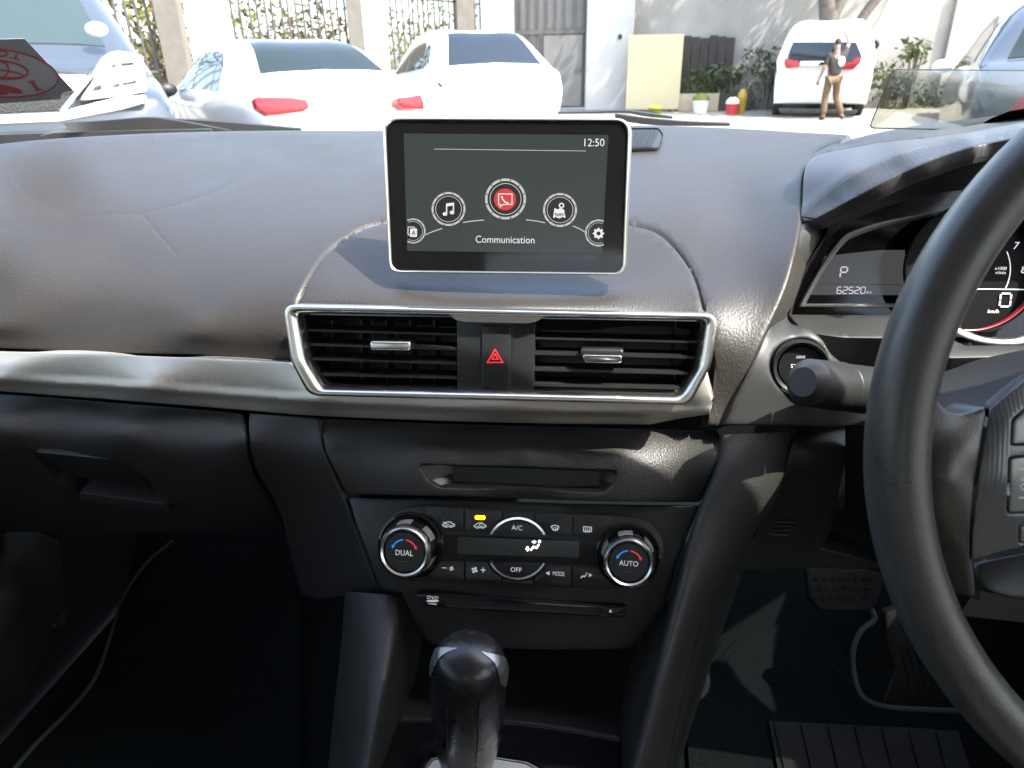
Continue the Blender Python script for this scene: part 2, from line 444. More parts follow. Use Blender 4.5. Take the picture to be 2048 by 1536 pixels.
m_wheel = mat('worn_wheel_leather', (.046, .046, .045), .33, bump=((1100., 1100., 1100.), .20, .0004, 'leather'), var=(30, .12, .10))
m_carb = mat('carbon_film', (.034, .032, .031), .36, bump=((90., 0., 0.), .12, .0006, 'wave'))
m_rib = mat('ribbed_film', (.050, .049, .056), .40, bump=((150., 0., 0.), .09, .0005, 'wave'))
m_carpet = mat('black_carpet', (.0075, .011, .012), .95, spec=.05, bump=(900., .9, .002, 'noise'), var=(300, .35))
m_rubber = mat('mat_rubber', (.014, .0155, .0155), .65, spec=.2, bump=(900., .3, .0006, 'noise'))
m_edge = mat('mat_binding', (.085, .09, .086), .9, spec=.1, bump=(1400., .8, .001, 'noise'))
m_head = mat('beige_headliner', (.60, .56, .50), .9, spec=.1, bump=(700., .3, .0006, 'noise'))
m_seat = mat('tan_seat_cloth', (.30, .23, .17), .85, bump=(900., .4, .0008, 'noise'))  # tan picked so the unseen seats bounce warm light onto the dash
m_white = mat('white_print', (.78, .78, .78), .5, emit=((1, 1, 1), .05))
m_grey = mat('grey_print', (.42, .42, .43), .5)
m_faint = mat('faint_print', (.07, .075, .075), .5)
m_red = mat('red_print', (.62, .02, .03), .5, emit=((1, .03, .05), .10))
m_blue = mat('blue_print', (.02, .22, .62), .5, emit=((.03, .3, 1), .05))
m_redm = mat('red_mark', (.55, .04, .06), .5, emit=((1, .06, .1), .04))
m_amber = mat('amber_lamp', (.9, .5, .02), .4, emit=((1, .62, .0), 1.0))
m_lcdw = mat('lit_segment', (.5, .49, .52), .5, emit=((.95, .9, 1), .07))
m_lcdp = mat('lit_symbol', (.8, .75, .85), .5, emit=((.97, .88, 1), .40))
m_silp = mat('silver_paint', (.72, .71, .67), .34, .55)
m_knurl = mat('knurled_grip', (.50, .49, .45), .35, .3)
# ================================================================== own car: shell, glass
own = thing('car_body', 'body of the car the photo is taken from, bonnet, pillars and beige roof lining', 'car body', (0, 0, .3))
CX = -.075
def quad_solid(name, m, parent, pts, t):
    """four 3D corners, thickened along the face normal by t."""
    P = [Vector(p) for p in pts]; n = (P[1]-P[0]).cross(P[3]-P[0]).normalized()*t
    V = P+[p+n for p in P]; k = len(P)
    Fs = [tuple(range(k)), tuple(range(k, 2*k))]+[(i, (i+1) % k, k+(i+1) % k, k+i) for i in range(k)]
    me = mesh(name, V, Fs, False); fix(me); return obj(name, me, m, parent)
def gridloft(name, rows, m, parent, n=14, skirt=0, ang=50):
    """rows of 3D control points, smoothed across and along."""
    R = []
    for r in rows:
        p3 = [tuple(q) for q in r]; o = crv(p3, n) ; R.append(o)
    C_ = list(zip(*R)); C_ = [crv(c, 5) for c in C_]; nu, nv = len(C_), len(C_[0])
    V = [p for c in C_ for p in c]; Fs = [(i*nv+j, i*nv+j+1, (i+1)*nv+j+1, (i+1)*nv+j) for i in range(nu-1) for j in range(nv-1)]
    me = mesh(name, V, Fs); sharp(me, ang); return obj(name, me, m, parent)
m_paint = mat('own_car_paint', (.55, .56, .57), .25, .3, coat=.6)
# bonnet just below the sight line, falling away forwards
gridloft('bonnet', [[(-.80, .98, 1.035), (CX, 1.16, 1.06), (.66, .98, 1.035)], [(-.80, 1.3, .99), (CX, 1.40, 1.035), (.66, 1.3, .99)], [(-.76, 1.9, .86), (CX, 2.0, .92), (.62, 1.9, .86)], [(-.70, 2.15, .62), (CX, 2.3, .66), (.56, 2.15, .62)]], m_paint, own)
m_cowl = mat('cowl_plastic', (.02, .02, .02), .6, bump=(900., .3, .001, 'noise'))
gridloft('cowl', [[(-.86, .78, 1.085), (-.5, .97, 1.085), (CX, 1.06, 1.085), (.35, .97, 1.085), (.72, .78, 1.085)], [(-.86, .96, 1.04), (-.5, 1.10, 1.065), (CX, 1.20, 1.07), (.35, 1.10, 1.065), (.72, .96, 1.04)]], m_cowl, own)
# roof with lining
gridloft('roof', [[(-.66, .30, 1.40), (CX, .38, 1.43), (.51, .30, 1.40)], [(-.66, -.5, 1.43), (CX, -.5, 1.47), (.51, -.5, 1.43)], [(-.64, -1.35, 1.37), (CX, -1.4, 1.40), (.49, -1.35, 1.37)]], m_head, own)
for s in (-1, 1):
    xb, xt = CX+s*.785, CX+s*.60
    tube('windscreen_pillar', m_head, own, [(xb, .86, .98), (CX+s*.70, .58, 1.2), (xt, .27, 1.405)], [(.03, .045)]*3, 10)
    tube('middle_pillar', m_head, own, [(CX+s*.74, -.38, .55), (CX+s*.745, -.40, .95), (xt, -.45, 1.42)], [(.05, .03)]*3, 10)
    tube('rear_pillar', m_head, own, [(CX+s*.74, -1.30, .95), (CX+s*.69, -1.25, 1.15), (CX+s*.57, -1.15, 1.41)], [(.16, .03)]*3, 10)
    tube('roof_rail', m_head, own, [(xt, .27, 1.405), (xt, -.45, 1.43), (CX+s*.57, -1.3, 1.37)], [(.03, .03)]*3, 10)
    quad_solid('door_panel', m_dark, own, [(xb, 1.05, .25), (xb, -1.6, .25), (CX+s*.745, -1.6, .95), (CX+s*.775, .90, .97)], .03*s)
quad_solid('tailgate', m_seat, own, [(-.82, -1.75, .3), (.67, -1.75, .3), (.60, -1.62, 1.0), (-.75, -1.62, 1.0)], .03)
quad_solid('rear_seat', m_seat, own, [(-.75, -.75, .55), (.60, -.75, .55), (.60, -1.02, 1.06), (-.75, -1.02, 1.06)], -.12)
quad_solid('bulkhead', m_dark, own, [(-.85, 1.12, .22), (.70, 1.12, .22), (.70, 1.05, 1.06), (-.85, 1.05, 1.06)], .02)
quad_solid('parcel_shelf', m_seat, own, [(-.75, -1.05, 1.0), (.60, -1.05, 1.0), (.60, -1.66, .99), (-.75, -1.66, .99)], .02)
m_glass = glass_mat('windscreen_glass', (.84, .865, .86), 1.25)
m_tint = glass_mat('side_window_glass', (.64, .645, .63), 1.4)
m_priv = glass_mat('rear_window_glass', (.60, .605, .59), 1.45)
ws = gridloft('windscreen', [[(-.80, .84, 1.075), (-.5, .99, 1.08), (CX, 1.075, 1.083), (.35, .99, 1.08), (.65, .84, 1.075)], [(-.72, .58, 1.25), (-.45, .70, 1.26), (CX, .76, 1.265), (.30, .70, 1.26), (.57, .58, 1.25)], [(-.64, .29, 1.40), (-.42, .37, 1.42), (CX, .40, 1.43), (.27, .37, 1.42), (.49, .29, 1.40)]], m_glass, own, 5)
for s in (-1, 1):
    xt = CX+s*.60
    quad_solid('side_window', m_tint, own, [(CX+s*.772, .80, .98), (CX+s*.752, -.36, .96), (xt+s*.012, -.44, 1.41), (xt+s*.012, .28, 1.40)], .004*s)
    quad_solid('rear_side_window', m_priv, own, [(CX+s*.752, -.42, .96), (CX+s*.748, -1.2, .95), (CX+s*.60, -1.15, 1.40), (xt+s*.012, -.50, 1.41)], .004*s)
quad_solid('rear_window', m_priv, own, [(-.68, -1.64, 1.0), (.53, -1.64, 1.0), (.44, -1.36, 1.38), (-.59, -1.36, 1.38)], .004)
FLOORZ = .33
carpet = tag(obj('cabin_floor', mesh('cabin_floor', [(-.82, -1.7, FLOORZ), (.68, -1.7, FLOORZ), (.68, 1.1, FLOORZ), (-.82, 1.1, FLOORZ)], [(0, 1, 2, 3)], False), m_carpet), kind='structure')
for nm, x0 in (('passenger', CX-.36), ('driver', CX+.36)):
    st = thing('front_seat', f'unseen tan cloth {nm} seat facing the dashboard', 'car seat', (x0, -.35, .33), 'front seats')
    box('seat_cushion', m_seat, st, (x0-.25, -.55, .40), (x0+.25, -.05, .60), .05)
    gridloft('backrest', [[(x0-.25, -.52, .55), (x0, -.56, .55), (x0+.25, -.52, .55)], [(x0-.25, -.60, .85), (x0, -.65, .85), (x0+.25, -.60, .85)], [(x0-.18, -.70, 1.14), (x0, -.73, 1.16), (x0+.18, -.70, 1.14)]], m_seat, st)
    box('headrest', m_seat, st, (x0-.13, -.78, 1.18), (x0+.13, -.68, 1.34), .04)

def strip3(name, A, B, m, parent, n=6):
    a = crv([tuple(p) for p in A], n); b = crv([tuple(p) for p in B], n); k = len(a)
    me = mesh(name, list(a)+list(b), [(i, i+1, k+i+1, k+i) for i in range(k-1)]); return obj(name, me, m, parent)
# ================================================================== dashboard
dash = thing('dashboard', 'black grained dashboard with soft top, brushed metal strip and glovebox', 'dashboard', (CX, .62, .9))
fp = Field([(0, 286, .80), (0, 330, .735), (0, 400, .655), (0, 500, .585), (0, 600, .545), (0, 655, .53), (0, 700, .535),
            (400, 262, .95), (400, 330, .80), (400, 420, .67), (400, 520, .582), (400, 610, .535), (400, 668, .517), (400, 712, .523),
            (780, 257, 1.02), (760, 330, .82), (760, 430, .665), (740, 520, .572), (620, 600, .528), (580, 690, .513), (585, 735, .52),
            (1013, 257, 1.04), (1013, 330, .83), (1013, 430, .67), (1013, 540, .567), (1013, 612, .515),
            (1270, 248, 1.02), (1620, 262, .92), (1270, 330, .83), (1400, 330, .82), (1400, 430, .67), (1400, 540, .58), (1425, 620, .528),
            (1660, 285, .78), (1600, 350, .70), (1592, 430, .62), (1570, 520, .565), (1530, 620, .53), (1490, 720, .505), (1445, 850, .49),
            (1500, 330, .80), (1500, 420, .675), (1500, 520, .585), (1450, 700, .508), (1425, 790, .500)])
pad_out = crv([(-70, 293), (0, 284), (120, 273), (330, 262), (560, 257.5), (780, 257), (1000, 252), (1265, 247), (1450, 252), (1620, 262), (1700, 266)], 5) \
    + crv([(1684, 281), (1640, 298), (1613, 325), (1603, 365), (1601, 430), (1592, 490), (1568, 580), (1532, 665), (1492, 755), (1447, 852)], 5) \
    + [(1414, 851), (1424, 800), (1430, 745), (1424, 700), (1428, 645), (1420, 632)] + [(1100, 622), (900, 618), (620, 614), (588, 616), (580, 640), (592, 722)] + crv([(585, 723), (400, 712), (200, 706), (-70, 696)], 4)
MN = crv([(592, 612), (618, 555), (655, 500), (712, 460), (762, 444)], 5)
MN2 = crv([(1264, 446), (1310, 458), (1352, 490), (1388, 545), (1410, 628)], 5)
groove = [([(18, 352), (48, 400), (80, 430), (140, 431), (275, 428), (290, 436), (350, 506)], 1.4, .0004), ([(0, 460), (40, 443), (80, 430)], 1.4, .00035),
          ([(275, 428), (330, 415), (420, 388), (470, 362)], 1.4, .0003)]
mound_line = [(595, 607), (620, 553), (655, 500), (712, 460), (775, 440), (900, 418), (1013, 412), (1140, 420), (1250, 443), (1310, 458), (1352, 490), (1388, 545), (1408, 618)]
groove.append((mound_line, 3.2, .0030))
def pad_bump(V, X):
    # the padded hollow in which the screen stands, and the shallow swell in front of it
    d = np.hypot((V[:, 0]-1013)/315, (V[:, 1]-520)/75); e = np.hypot((V[:, 0]-1013)/360, (V[:, 1]-600)/32); return -.010*np.exp(-d**4)+.002*np.exp(-e**2)
sheet('upper_pad', pad_out, fp, m_pad, dash, step=15, R=6, skirt=.02, grooves=groove, bump=pad_bump)
# demister speaker grille beside the screen
fs = Field([(u, v, aty(u, v, 1).y*0+y) for u, v, y in [(1240, 262, .97), (1330, 262, .97), (1240, 305, .885), (1330, 305, .885)]])
sheet('speaker_surround', rp([(1215, 262), (1318, 262), (1326, 276), (1318, 302), (1215, 306)], [2, 12, 8, 12, 2]), fp, m_pla, dash, step=8, R=2, skirt=-.003, bump=lambda V, X: V[:, 0]*0+.0025)
for k in range(14):
    u = 1222+k*6
    ln = [(u, 300), (u+15, 266)]
    P = [fp.at(*q)+Vector((0, -.001, .0035)) for q in ln]
    tube('grille_bar', m_dark, dash, P, .0008, 6)
# brushed strip
ft = Field([(0, 705, .520), (0, 757, .507), (0, 783, .520), (300, 715, .512), (300, 775, .499), (300, 806, .510), (640, 735, .506), (640, 800, .493), (640, 834, .505),
            (1000, 740, .500), (1000, 815, .487), (1000, 846, .499), (1420, 745, .496), (1420, 823, .487), (1412, 852, .497)])
strip_out = crv([(-70, 700), (0, 702), (300, 712), (585, 725)], 4) + [(600, 745), (622, 778), (650, 781), (1000, 793), (1350, 799), (1374, 798), (1400, 770), (1414, 742)] + rp([(1433, 748), (1424, 800), (1414, 851)], 5)[5:] + crv([(1300, 850), (1000, 846), (640, 833), (490, 821), (250, 802), (-70, 778)], 4)
crease = np.array(crv([(-70, 753), (0, 757), (300, 775), (640, 800), (1000, 815), (1420, 824)], 6), float)
def strip_bump(V, X):
    return .0022*np.clip(1-segdist(V, crease, False)/14, 0, 1)
sheet('metal_strip', strip_out, ft, m_brush, dash, step=9, R=2, skirt=.015, bump=strip_bump, grooves=[([tuple(q) for q in crease[::6]], 5, 0), ([tuple(q) for q in crease[::6]], 9, 0)])
# lower left: glovebox lid
fg = Field([(0, 790, .542), (0, 845, .506), (0, 872, .503), (0, 960, .54), (0, 1060, .60), (250, 806, .533), (250, 858, .498), (250, 886, .496), (250, 980, .530), (250, 1060, .58),
            (485, 826, .520), (490, 872, .489), (495, 900, .488), (520, 970, .513), (550, 1030, .55), (550, 1060, .57)])
glove_out = crv([(-70, 782), (0, 786), (150, 797), (300, 809), (486, 825)], 4) + crv([(491, 850), (494, 900), (510, 955), (552, 1022), (575, 1050)], 5) + crv([(480, 1062), (300, 1068), (-70, 1066)], 4)
hand_hole = rp([(66, 907), (256, 926), (312, 990), (338, 1021), (160, 996), (110, 962)], [3, 6, 6, 3, 12, 10])
glove = sheet('glovebox_lid', glove_out, fg, m_lea, dash, step=13, R=5, skirt=.015, holes=[hand_hole])
pg = Plane(200, 960, .513, -14)
slab('handle_flap', m_satin, glove, pg, rp([(64, 903), (255, 922), (300, 975), (150, 955)], 3), -.012, .0005, .002, 3)
slab('handle_recess', m_dark, glove, pg, rp([(60, 900), (262, 920), (330, 1024), (150, 1000)], 5), -.035, -.03)
slab('handle_lip', m_lea, glove, pg, rp([(158, 985), (330, 1008), (342, 1024), (162, 1000)], 3), -.02, .001, .003, 3)
strip3('dash_light_block', [aty(u, v, .64) for u, v in ((-90, 640), (400, 660), (800, 700), (1200, 720), (1600, 760))], [aty(u, v, .64) for u, v in ((-90, 1060), (400, 1060), (800, 1000), (1200, 1000), (1600, 1000))], m_dark, dash)  # added board behind the panel gaps, keeps outside light from leaking through
# panel between glovebox and centre stack
fm = Field([(494, 828, .507), (495, 880, .490), (560, 1020, .52), (640, 838, .503), (645, 890, .488), (690, 1010, .478), (760, 1190, .452), (700, 1180, .47), (600, 1060, .515), (640, 1180, .505), (590, 1180, .53)])
mid_out = crv([(497, 825), (560, 830), (637, 836)], 3) + crv([(641, 860), (650, 908), (690, 1008), (722, 1090), (757, 1186)], 5) + [(720, 1192), (690, 1192), (640, 1200), (600, 1190)] + crv([(575, 1090), (556, 1018), (516, 948), (500, 900), (496, 850)], 5)
sheet('side_panel', mid_out, fm, m_lea, dash, step=12, R=4, skirt=.015)
# the dashboard's ends, outside the photograph
def end_cap(name, m, fld, us, par, dx=-.16):
    A = [Vector(fld.at(u, v)) for u, v in us]; gridloft(name, [[tuple(p+Vector((dx*q, -.07*q*q, -.012*q*q))) for p in A] for q in (0, .35, .7, 1)], m, par, 5)
end_cap('pad_end', m_pad, fp, [(-66, v) for v in (297, 340, 410, 500, 590, 650, 692)], dash)
end_cap('strip_end', m_brush, ft, [(-66, v) for v in (702, 730, 754, 777)], dash)
end_cap('glovebox_end', m_lea, fg, [(-66, v) for v in (790, 850, 900, 980, 1060)], dash)
# the leather topped band of the centre stack, with its pocket
fc = Field([(642, 836, .513), (645, 890, .486), (690, 1000, .477), (1040, 850, .508), (1040, 900, .479), (1040, 1005, .469), (1440, 860, .506), (1440, 915, .479), (1405, 1005, .477), (850, 889, .481), (1240, 909, .479), (850, 842, .510), (1240, 856, .507)])
band_out = crv([(643, 836), (900, 846), (1150, 853), (1441, 861)], 4) + crv([(1441, 890), (1436, 920), (1400, 1006)], 4) + crv([(1200, 1004), (900, 994), (693, 990)], 4) + crv([(652, 908), (644, 870)], 3)
pocket_o = rp([(834, 928), (1237, 941), (1228, 966), (1206, 986), (880, 976), (856, 962)], [8, 10, 8, 14, 14, 8])
band = sheet('stack_band', band_out, fc, m_lea, dash, step=12, R=4, skirt=.015, holes=[pocket_o])
pp = Plane(1040, 957, .470, 20)
pk_o = rp([(832, 926), (1239, 939), (1230, 967), (1208, 988), (878, 978), (854, 963)], [8, 10, 8, 14, 14, 8])
pk_i = rp([(898, 931), (1200, 943), (1199, 965), (1197, 982), (900, 974), (899, 952)], 3)
ringframe('pocket_rim', m_satin, band, pp, pk_o, pk_i, [(0, -.004), (.03, .0015), (.10, .001), (1, -.012)])
slab('pocket_panel', m_satin, band, pp, pk_i, -.02, -.0121)

# ================================================================== centre stack lower face + console
cons = thing('centre_console', 'black centre console with padded side rails running down to the gear lever', 'console', (CX, .40, .70))
ff = Field([(690, 992, .4785), (1040, 1000, .4700), (1410, 1005, .4785), (700, 1050, .4640), (1040, 1060, .4560), (1400, 1060, .4650), (745, 1185, .440), (1040, 1195, .4345), (1345, 1195, .441), (860, 1285, .425), (1290, 1295, .425), (1040, 1290, .421)])
face_out = crv([(696, 995), (900, 999), (1200, 1009), (1400, 1010)], 4) + crv([(1376, 1070), (1352, 1130), (1338, 1186), (1310, 1240), (1262, 1300)], 4) + crv([(1100, 1300), (960, 1296), (858, 1290)], 3) + crv([(830, 1245), (803, 1188)], 2) + [(775, 1182), (758, 1178)] + crv([(738, 1120), (712, 1050)], 3)
clim_hole = [(860, 1010)]
sheet('stack_face', face_out, ff, m_satin, cons, step=12, R=3, skirt=.012)
# left and right padded rails
def rail(name, left, right, yl, yr, ym):
    """left/right pixel edges with depths; the rail is a half-round band between them."""
    n = 14; L = crv([(*a, y) for a, y in zip(left, yl)], n); R_ = crv([(*a, y) for a, y in zip(right, yr)], n); Mi = crv([((a[0]+b[0])/2, (a[1]+b[1])/2, y) for a, b, y in zip(left, right, ym)], n)
    V = []; Fs = []; m = len(L); K = 13
    for a, b, c in zip(L, R_, Mi):
        A, B, Cc = aty(*a), aty(*b), aty(*c); mid = (A+B)/2
        for k in range(K):
            t = pi*k/(K-1); V.append(mid+(A-mid)*cos(t)+(Cc-mid)*abs(sin(t))**.7)
    for i in range(m-1):
        for k in range(K-1): Fs.append((i*K+k, i*K+k+1, (i+1)*K+k+1, (i+1)*K+k))
    me = mesh(name, V, Fs); me.set_sharp_from_angle(angle=radians(60)); return obj(name, me, m_lea, cons)
rail('side_rail', [(690, 1182), (683, 1280), (670, 1400), (655, 1545)], [(797, 1192), (792, 1280), (770, 1400), (742, 1545)], [.47, .45, .42, .385], [.455, .42, .375, .335], [.442, .405, .362, .322])
rail('side_rail', [(1440, 870), (1428, 940), (1388, 1040), (1345, 1200), (1300, 1380), (1258, 1545)], [(1588, 862), (1560, 985), (1480, 1110), (1412, 1220), (1368, 1380), (1330, 1545)], [.495, .478, .462, .435, .395, .355], [.505, .49, .475, .455, .43, .40], [.487, .465, .445, .415, .375, .335])
# tray walls
strip3('tray_wall', [aty(797, 1190, .448), aty(792, 1280, .418), aty(770, 1400, .373), aty(742, 1545, .333)], [aty(850, 1230, .47), aty(835, 1330, .455), aty(812, 1430, .42), aty(785, 1545, .37)], m_pla, cons)
strip3('tray_wall', [aty(1352, 1180, .44), aty(1330, 1270, .42), aty(1300, 1380, .395), aty(1262, 1545, .355)], [aty(1290, 1260, .46), aty(1262, 1330, .455), aty(1240, 1430, .425), aty(1230, 1545, .385)], m_pla, cons)
strip3('console_flank', [aty(690, 1182, .47), aty(683, 1280, .45), aty(670, 1400, .42), aty(655, 1545, .385)], [aty(690, 1182, .47)+Vector((-.02, .05, -.45)), aty(683, 1280, .45)+Vector((-.02, .05, -.45)), aty(670, 1400, .42)+Vector((-.02, .02, -.45)), aty(655, 1545, .385)+Vector((-.02, 0, -.45))], m_pla, cons)
strip3('console_flank', [aty(1588, 862, .505), aty(1480, 1110, .475), aty(1412, 1220, .455), aty(1330, 1545, .40)], [aty(1588, 862, .505)+Vector((-.05, .06, -.45)), aty(1480, 1110, .475)+Vector((-.04, .03, -.45)), aty(1412, 1220, .455)+Vector((-.03, .0, -.45)), aty(1330, 1545, .40)+Vector((-.03, -.02, -.45))], m_pla, cons)
TZ = .705
def flatz(pts, z): return [atz(u, v, z) for u, v in pts]
def zpanel(name, m, parent, pts, z, t=.004, bev=.001):
    P = [atz(u, v, z) for u, v in pts]; bm = bmesh.new(); f = bm.faces.new([bm.verts.new(p) for p in P]); f.normal_update()
    if f.normal.z < 0: f.normal_flip()
    r = bmesh.ops.extrude_face_region(bm, geom=[f], use_keep_orig=True)
    for v in [g for g in r['geom'] if isinstance(g, bmesh.types.BMVert)]: v.co.z -= t
    bmesh.ops.recalc_face_normals(bm, faces=bm.faces)
    if bev: bmesh.ops.bevel(bm, geom=[e for e in bm.edges if all(v.co.z > z-1e-6 for v in e.verts)], offset=bev, segments=2, affect='EDGES', clamp_overlap=True)
    me = bpy.data.meshes.new(name); bm.to_mesh(me); bm.free(); sharp(me, 40); return obj(name, me, m, parent)
zpanel('storage_tray', m_rubber, cons, [(835, 1270), (1290, 1290), (1245, 1475), (790, 1442), (812, 1350)], TZ-.012, .004, 0)
zpanel('tray_lip', m_pla, cons, crv([(806, 1432), (1000, 1437), (1120, 1450), (1240, 1472)], 3)+crv([(1238, 1482), (1120, 1460), (1000, 1446), (803, 1442)], 3), TZ+.001, .01, .001)
zpanel('shift_surround', m_gloss, cons, crv([(800, 1443), (1000, 1448), (1120, 1461), (1238, 1484)], 3)+[(1235, 1700), (735, 1700), (760, 1545)], TZ, .01, .001)
zpanel('console_floor', m_dark, cons, [(690, 1230), (1375, 1230), (1310, 1720), (660, 1720)], TZ-.03, .004, 0)

# gear lever
gear = thing('gear_lever', 'worn black leather gear knob with silver side inserts standing on the console', 'gear lever', tuple(atz(935, 1540, TZ)))
gb = atz(932, 1546, TZ)
top = aty(938, 1345, .337)
ax = (top-gb); gl_ = ax.length; ax = ax/gl_
sx = Vector((1, 0, 0)); sx = (sx-ax*sx.dot(ax)).normalized(); sy = ax.cross(sx)     # sy points away from the seats
def knob_sec(t):
    # (half width, half depth) along the lever 0 base .. 1 crown
    K = [(-.05, .0105, .011), (.02, .0115, .012), (.10, .0210, .020), (.30, .0258, .0232), (.55, .0284, .0246), (.78, .0290, .0255), (.95, .0284, .0256), (1.05, .0280, .0254), (1.12, .0258, .0238), (1.17, .0212, .0200), (1.20, .0125, .0120), (1.212, .0005, .0005)]
    for a, b in zip(K[:-1], K[1:]):
        if t <= b[0]:
            q = (t-a[0])/(b[0]-a[0]); return .9*(a[1]+(b[1]-a[1])*q), .9*(a[2]+(b[2]-a[2])*q)
    return K[-1][1:]
TS = [0, .05] + [.10+.05*i for i in range(18)] + [1.0, 1.04, 1.08, 1.12, 1.16, 1.185, 1.205, 1.212]
def knob_shell(name, m, a0, a1, push, t0, t1, n=40, taper=False):
    V = []; Fs = []; ts = [t for t in TS if t0 <= t <= t1]; full = a1-a0 >= 360; k = n if full else n+1
    for t in ts:
        w, d = knob_sec(t); w += push; d += push; sp = 1.0
        if taper:
            q = (t-t0)/(t1-t0); sp = max(.02, sin(pi*min(1, max(0, q)))**.6)
        for i in range(k):
            mid = (a0+a1)/2; ang = radians(mid+(a0+(a1-a0)*i/n-mid)*sp)
            c, s = cos(ang), sin(ang); 
            V.append(gb+ax*(gl_*t)+sx*w*c+sy*d*s)
    for j in range(len(ts)-1):
        for i in range(n): i2 = (i+1) % k; Fs.append((j*k+i, j*k+i2, (j+1)*k+i2, (j+1)*k+i))
    if full: Fs.append(tuple(range(k))); Fs.append(tuple((len(ts)-1)*k+i for i in range(k)))
    me = mesh(name, V, Fs); fix(me, 89); return obj(name, me, m, gear)
m_knob = mat('worn_knob_leather', (.013, .013, .0135), .27, bump=((1100., 1100., 1100.), .15, .0004, 'leather'), var=(40, .10, .06))
m_bez0 = mat('silver_insert', (.26, .26, .25), .32, .8)
m_worn = mat('rubbed_leather', (.30, .29, .28), .6, bump=(1500., .4, .0003, 'noise'))
knob_shell('knob', m_knob, 0, 360, 0, .10, 1.212, 48)
def proj(p):
    d = p-CAMP; z = d.dot(FWD); return 1024+F*d.dot(RT)/z, 768-F*d.dot(UP)/z
def t_at(v): # lever parameter whose near face shows at picture height v
    return min((abs(proj(gb+ax*(gl_*q/200)-sy*knob_sec(q/200)[1])[1]-v), q/200) for q in range(60, 242))[1]
T0, T1 = t_at(1412), t_at(1302)
TS = sorted(set(TS+[T0+(T1-T0)*q/14 for q in range(15)]))
for a in (-9, 189): knob_shell('side_insert', m_bez0, a-19, a+19, .0010, T0, T1, 14, True)
for a in (-66, 246): 
    ts = [.12+.05*i for i in range(19)]; P = []
    for t in ts:
        w, d = knob_sec(t); c, s = cos(radians(a)), sin(radians(a)); P.append(gb+ax*(gl_*t)+sx*(w+.0003)*c+sy*(d+.0003)*s)
    tube('knob_seam', m_black, gear, P, .0007, 6)
def on_knob(u, v):
    best = None
    for it in range(60):
        t = .9+.312*it/59; w, d = knob_sec(t)
        for ia in range(60):
            a = radians(-150+2*ia); p = gb+ax*(gl_*t)+sx*(w+.0006)*cos(a)+sy*(d+.0006)*sin(a); q = proj(p); e = (q[0]-u)**2+(q[1]-v)**2
            if best is None or e < best[0]: best = (e, p)
    return best[1]
V_ = [on_knob(u, v) for u, v in [(906, 1292), (912, 1286), (920, 1284), (924, 1288), (919, 1292), (921, 1296), (913, 1297), (909, 1300)]]
obj('worn_spot', mesh('worn_spot', V_, [tuple(range(len(V_)))], False), m_worn, gear)
tube('lever_rod', m_bright, gear, [gb-ax*.01, gb+ax*.028], [.0125, .0115], 20)
pz = Plane(935, 1530, .37, 0)
ro_, ri_ = rp([(826, 1546), (858, 1512), (920, 1506), (990, 1510), (1060, 1520), (1112, 1546), (1112, 1700), (826, 1700)], 16), rp([(845, 1550), (868, 1520), (920, 1514), (990, 1518), (1050, 1528), (1092, 1552), (1092, 1690), (845, 1690)], 12)
V_ = [atz(u, v, TZ+.0005) for u, v in ro_]+[atz((u+a)/2, (v+b)/2, TZ+.004) for (u, v), (a, b) in zip(ro_, ri_)]+[atz(u, v, TZ+.001) for u, v in ri_]; n_ = len(ro_)
obj('gate_ring', fix(mesh('gate_ring', V_, [(j*n_+i, j*n_+(i+1) % n_, (j+1)*n_+(i+1) % n_, (j+1)*n_+i) for j in range(2) for i in range(n_)]), 60), m_bright, cons)
zpanel('gate_plate', m_brush, cons, ri_, TZ+.0018, .001, 0)

# ================================================================== centre air vents
vent = thing('air_vent_unit', 'twin centre air vents in a satin chrome frame with hazard switch between them', 'air vent', tuple(aty(1000, 700, .485)))
pv = Plane(1000, 705, .484, 15)
vo = rp([(569, 608), (1437, 627), (1422, 727), (1380, 809), (621, 790), (586, 723)], [22, 22, 90, 34, 34, 90], 7)
vi = rp([(600, 628), (1405, 642), (1391, 734), (1358, 787), (648, 772), (617, 722)], [8, 8, 60, 26, 26, 60], 7)
ringframe('vent_frame', m_chrome, vent, pv, vo, vi, [(0, -.012), (.0, .0025), (.05, .0045), (.14, .0060), (.30, .0066), (.48, .0064), (.64, .0054), (.78, .0036), (.90, .0012), (1, -.006)])
slab('frame_brow', m_chrome, vent, pv, crv([(870, 622), (893, 626), (912, 640), (930, 644)], 4)+crv([(1052, 647), (1072, 643), (1096, 630), (1120, 627)], 4), .0, .0042, .0018)
slab('vent_cavity', m_black, vent, pv, rp([(585, 615), (1420, 632), (1405, 734), (1368, 799), (640, 782), (600, 722)], 8), -.055, -.050)
vi2 = rp([(603, 630), (1402, 644), (1389, 734), (1356, 785), (651, 770), (620, 722)], [8, 8, 60, 26, 26, 60], 7)
ringframe('vent_liner', m_black, vent, pv, vi2, vi2, [(0, -.004), (0.001, -.0502)])
cp_ = [(913, 641), (1071, 645), (1067, 789), (915, 784)]
slab('centre_plate', m_satin, vent, pv, rp(cp_, 3), -.045, -.0035, .002)
haz = slab('hazard_button', m_satin, vent, pv, rp([(963, 650), (1023, 652), (1019, 779), (964, 777)], 6), -.004, -.0015, .0012)
ringframe('button_gap', m_black, vent, pv, rp([(959, 647), (1027, 649), (1023, 783), (960, 781)], 7), rp([(963, 650), (1023, 652), (1019, 779), (964, 777)], 6), [(0, -.0033), (1, -.0032)])
fl = Flat(pv, -.0012, .0002); tr_ = lambda s: [(990, 714-15*s), (990+15.5*s, 714+11*s), (990-15.5*s, 714+11*s)]
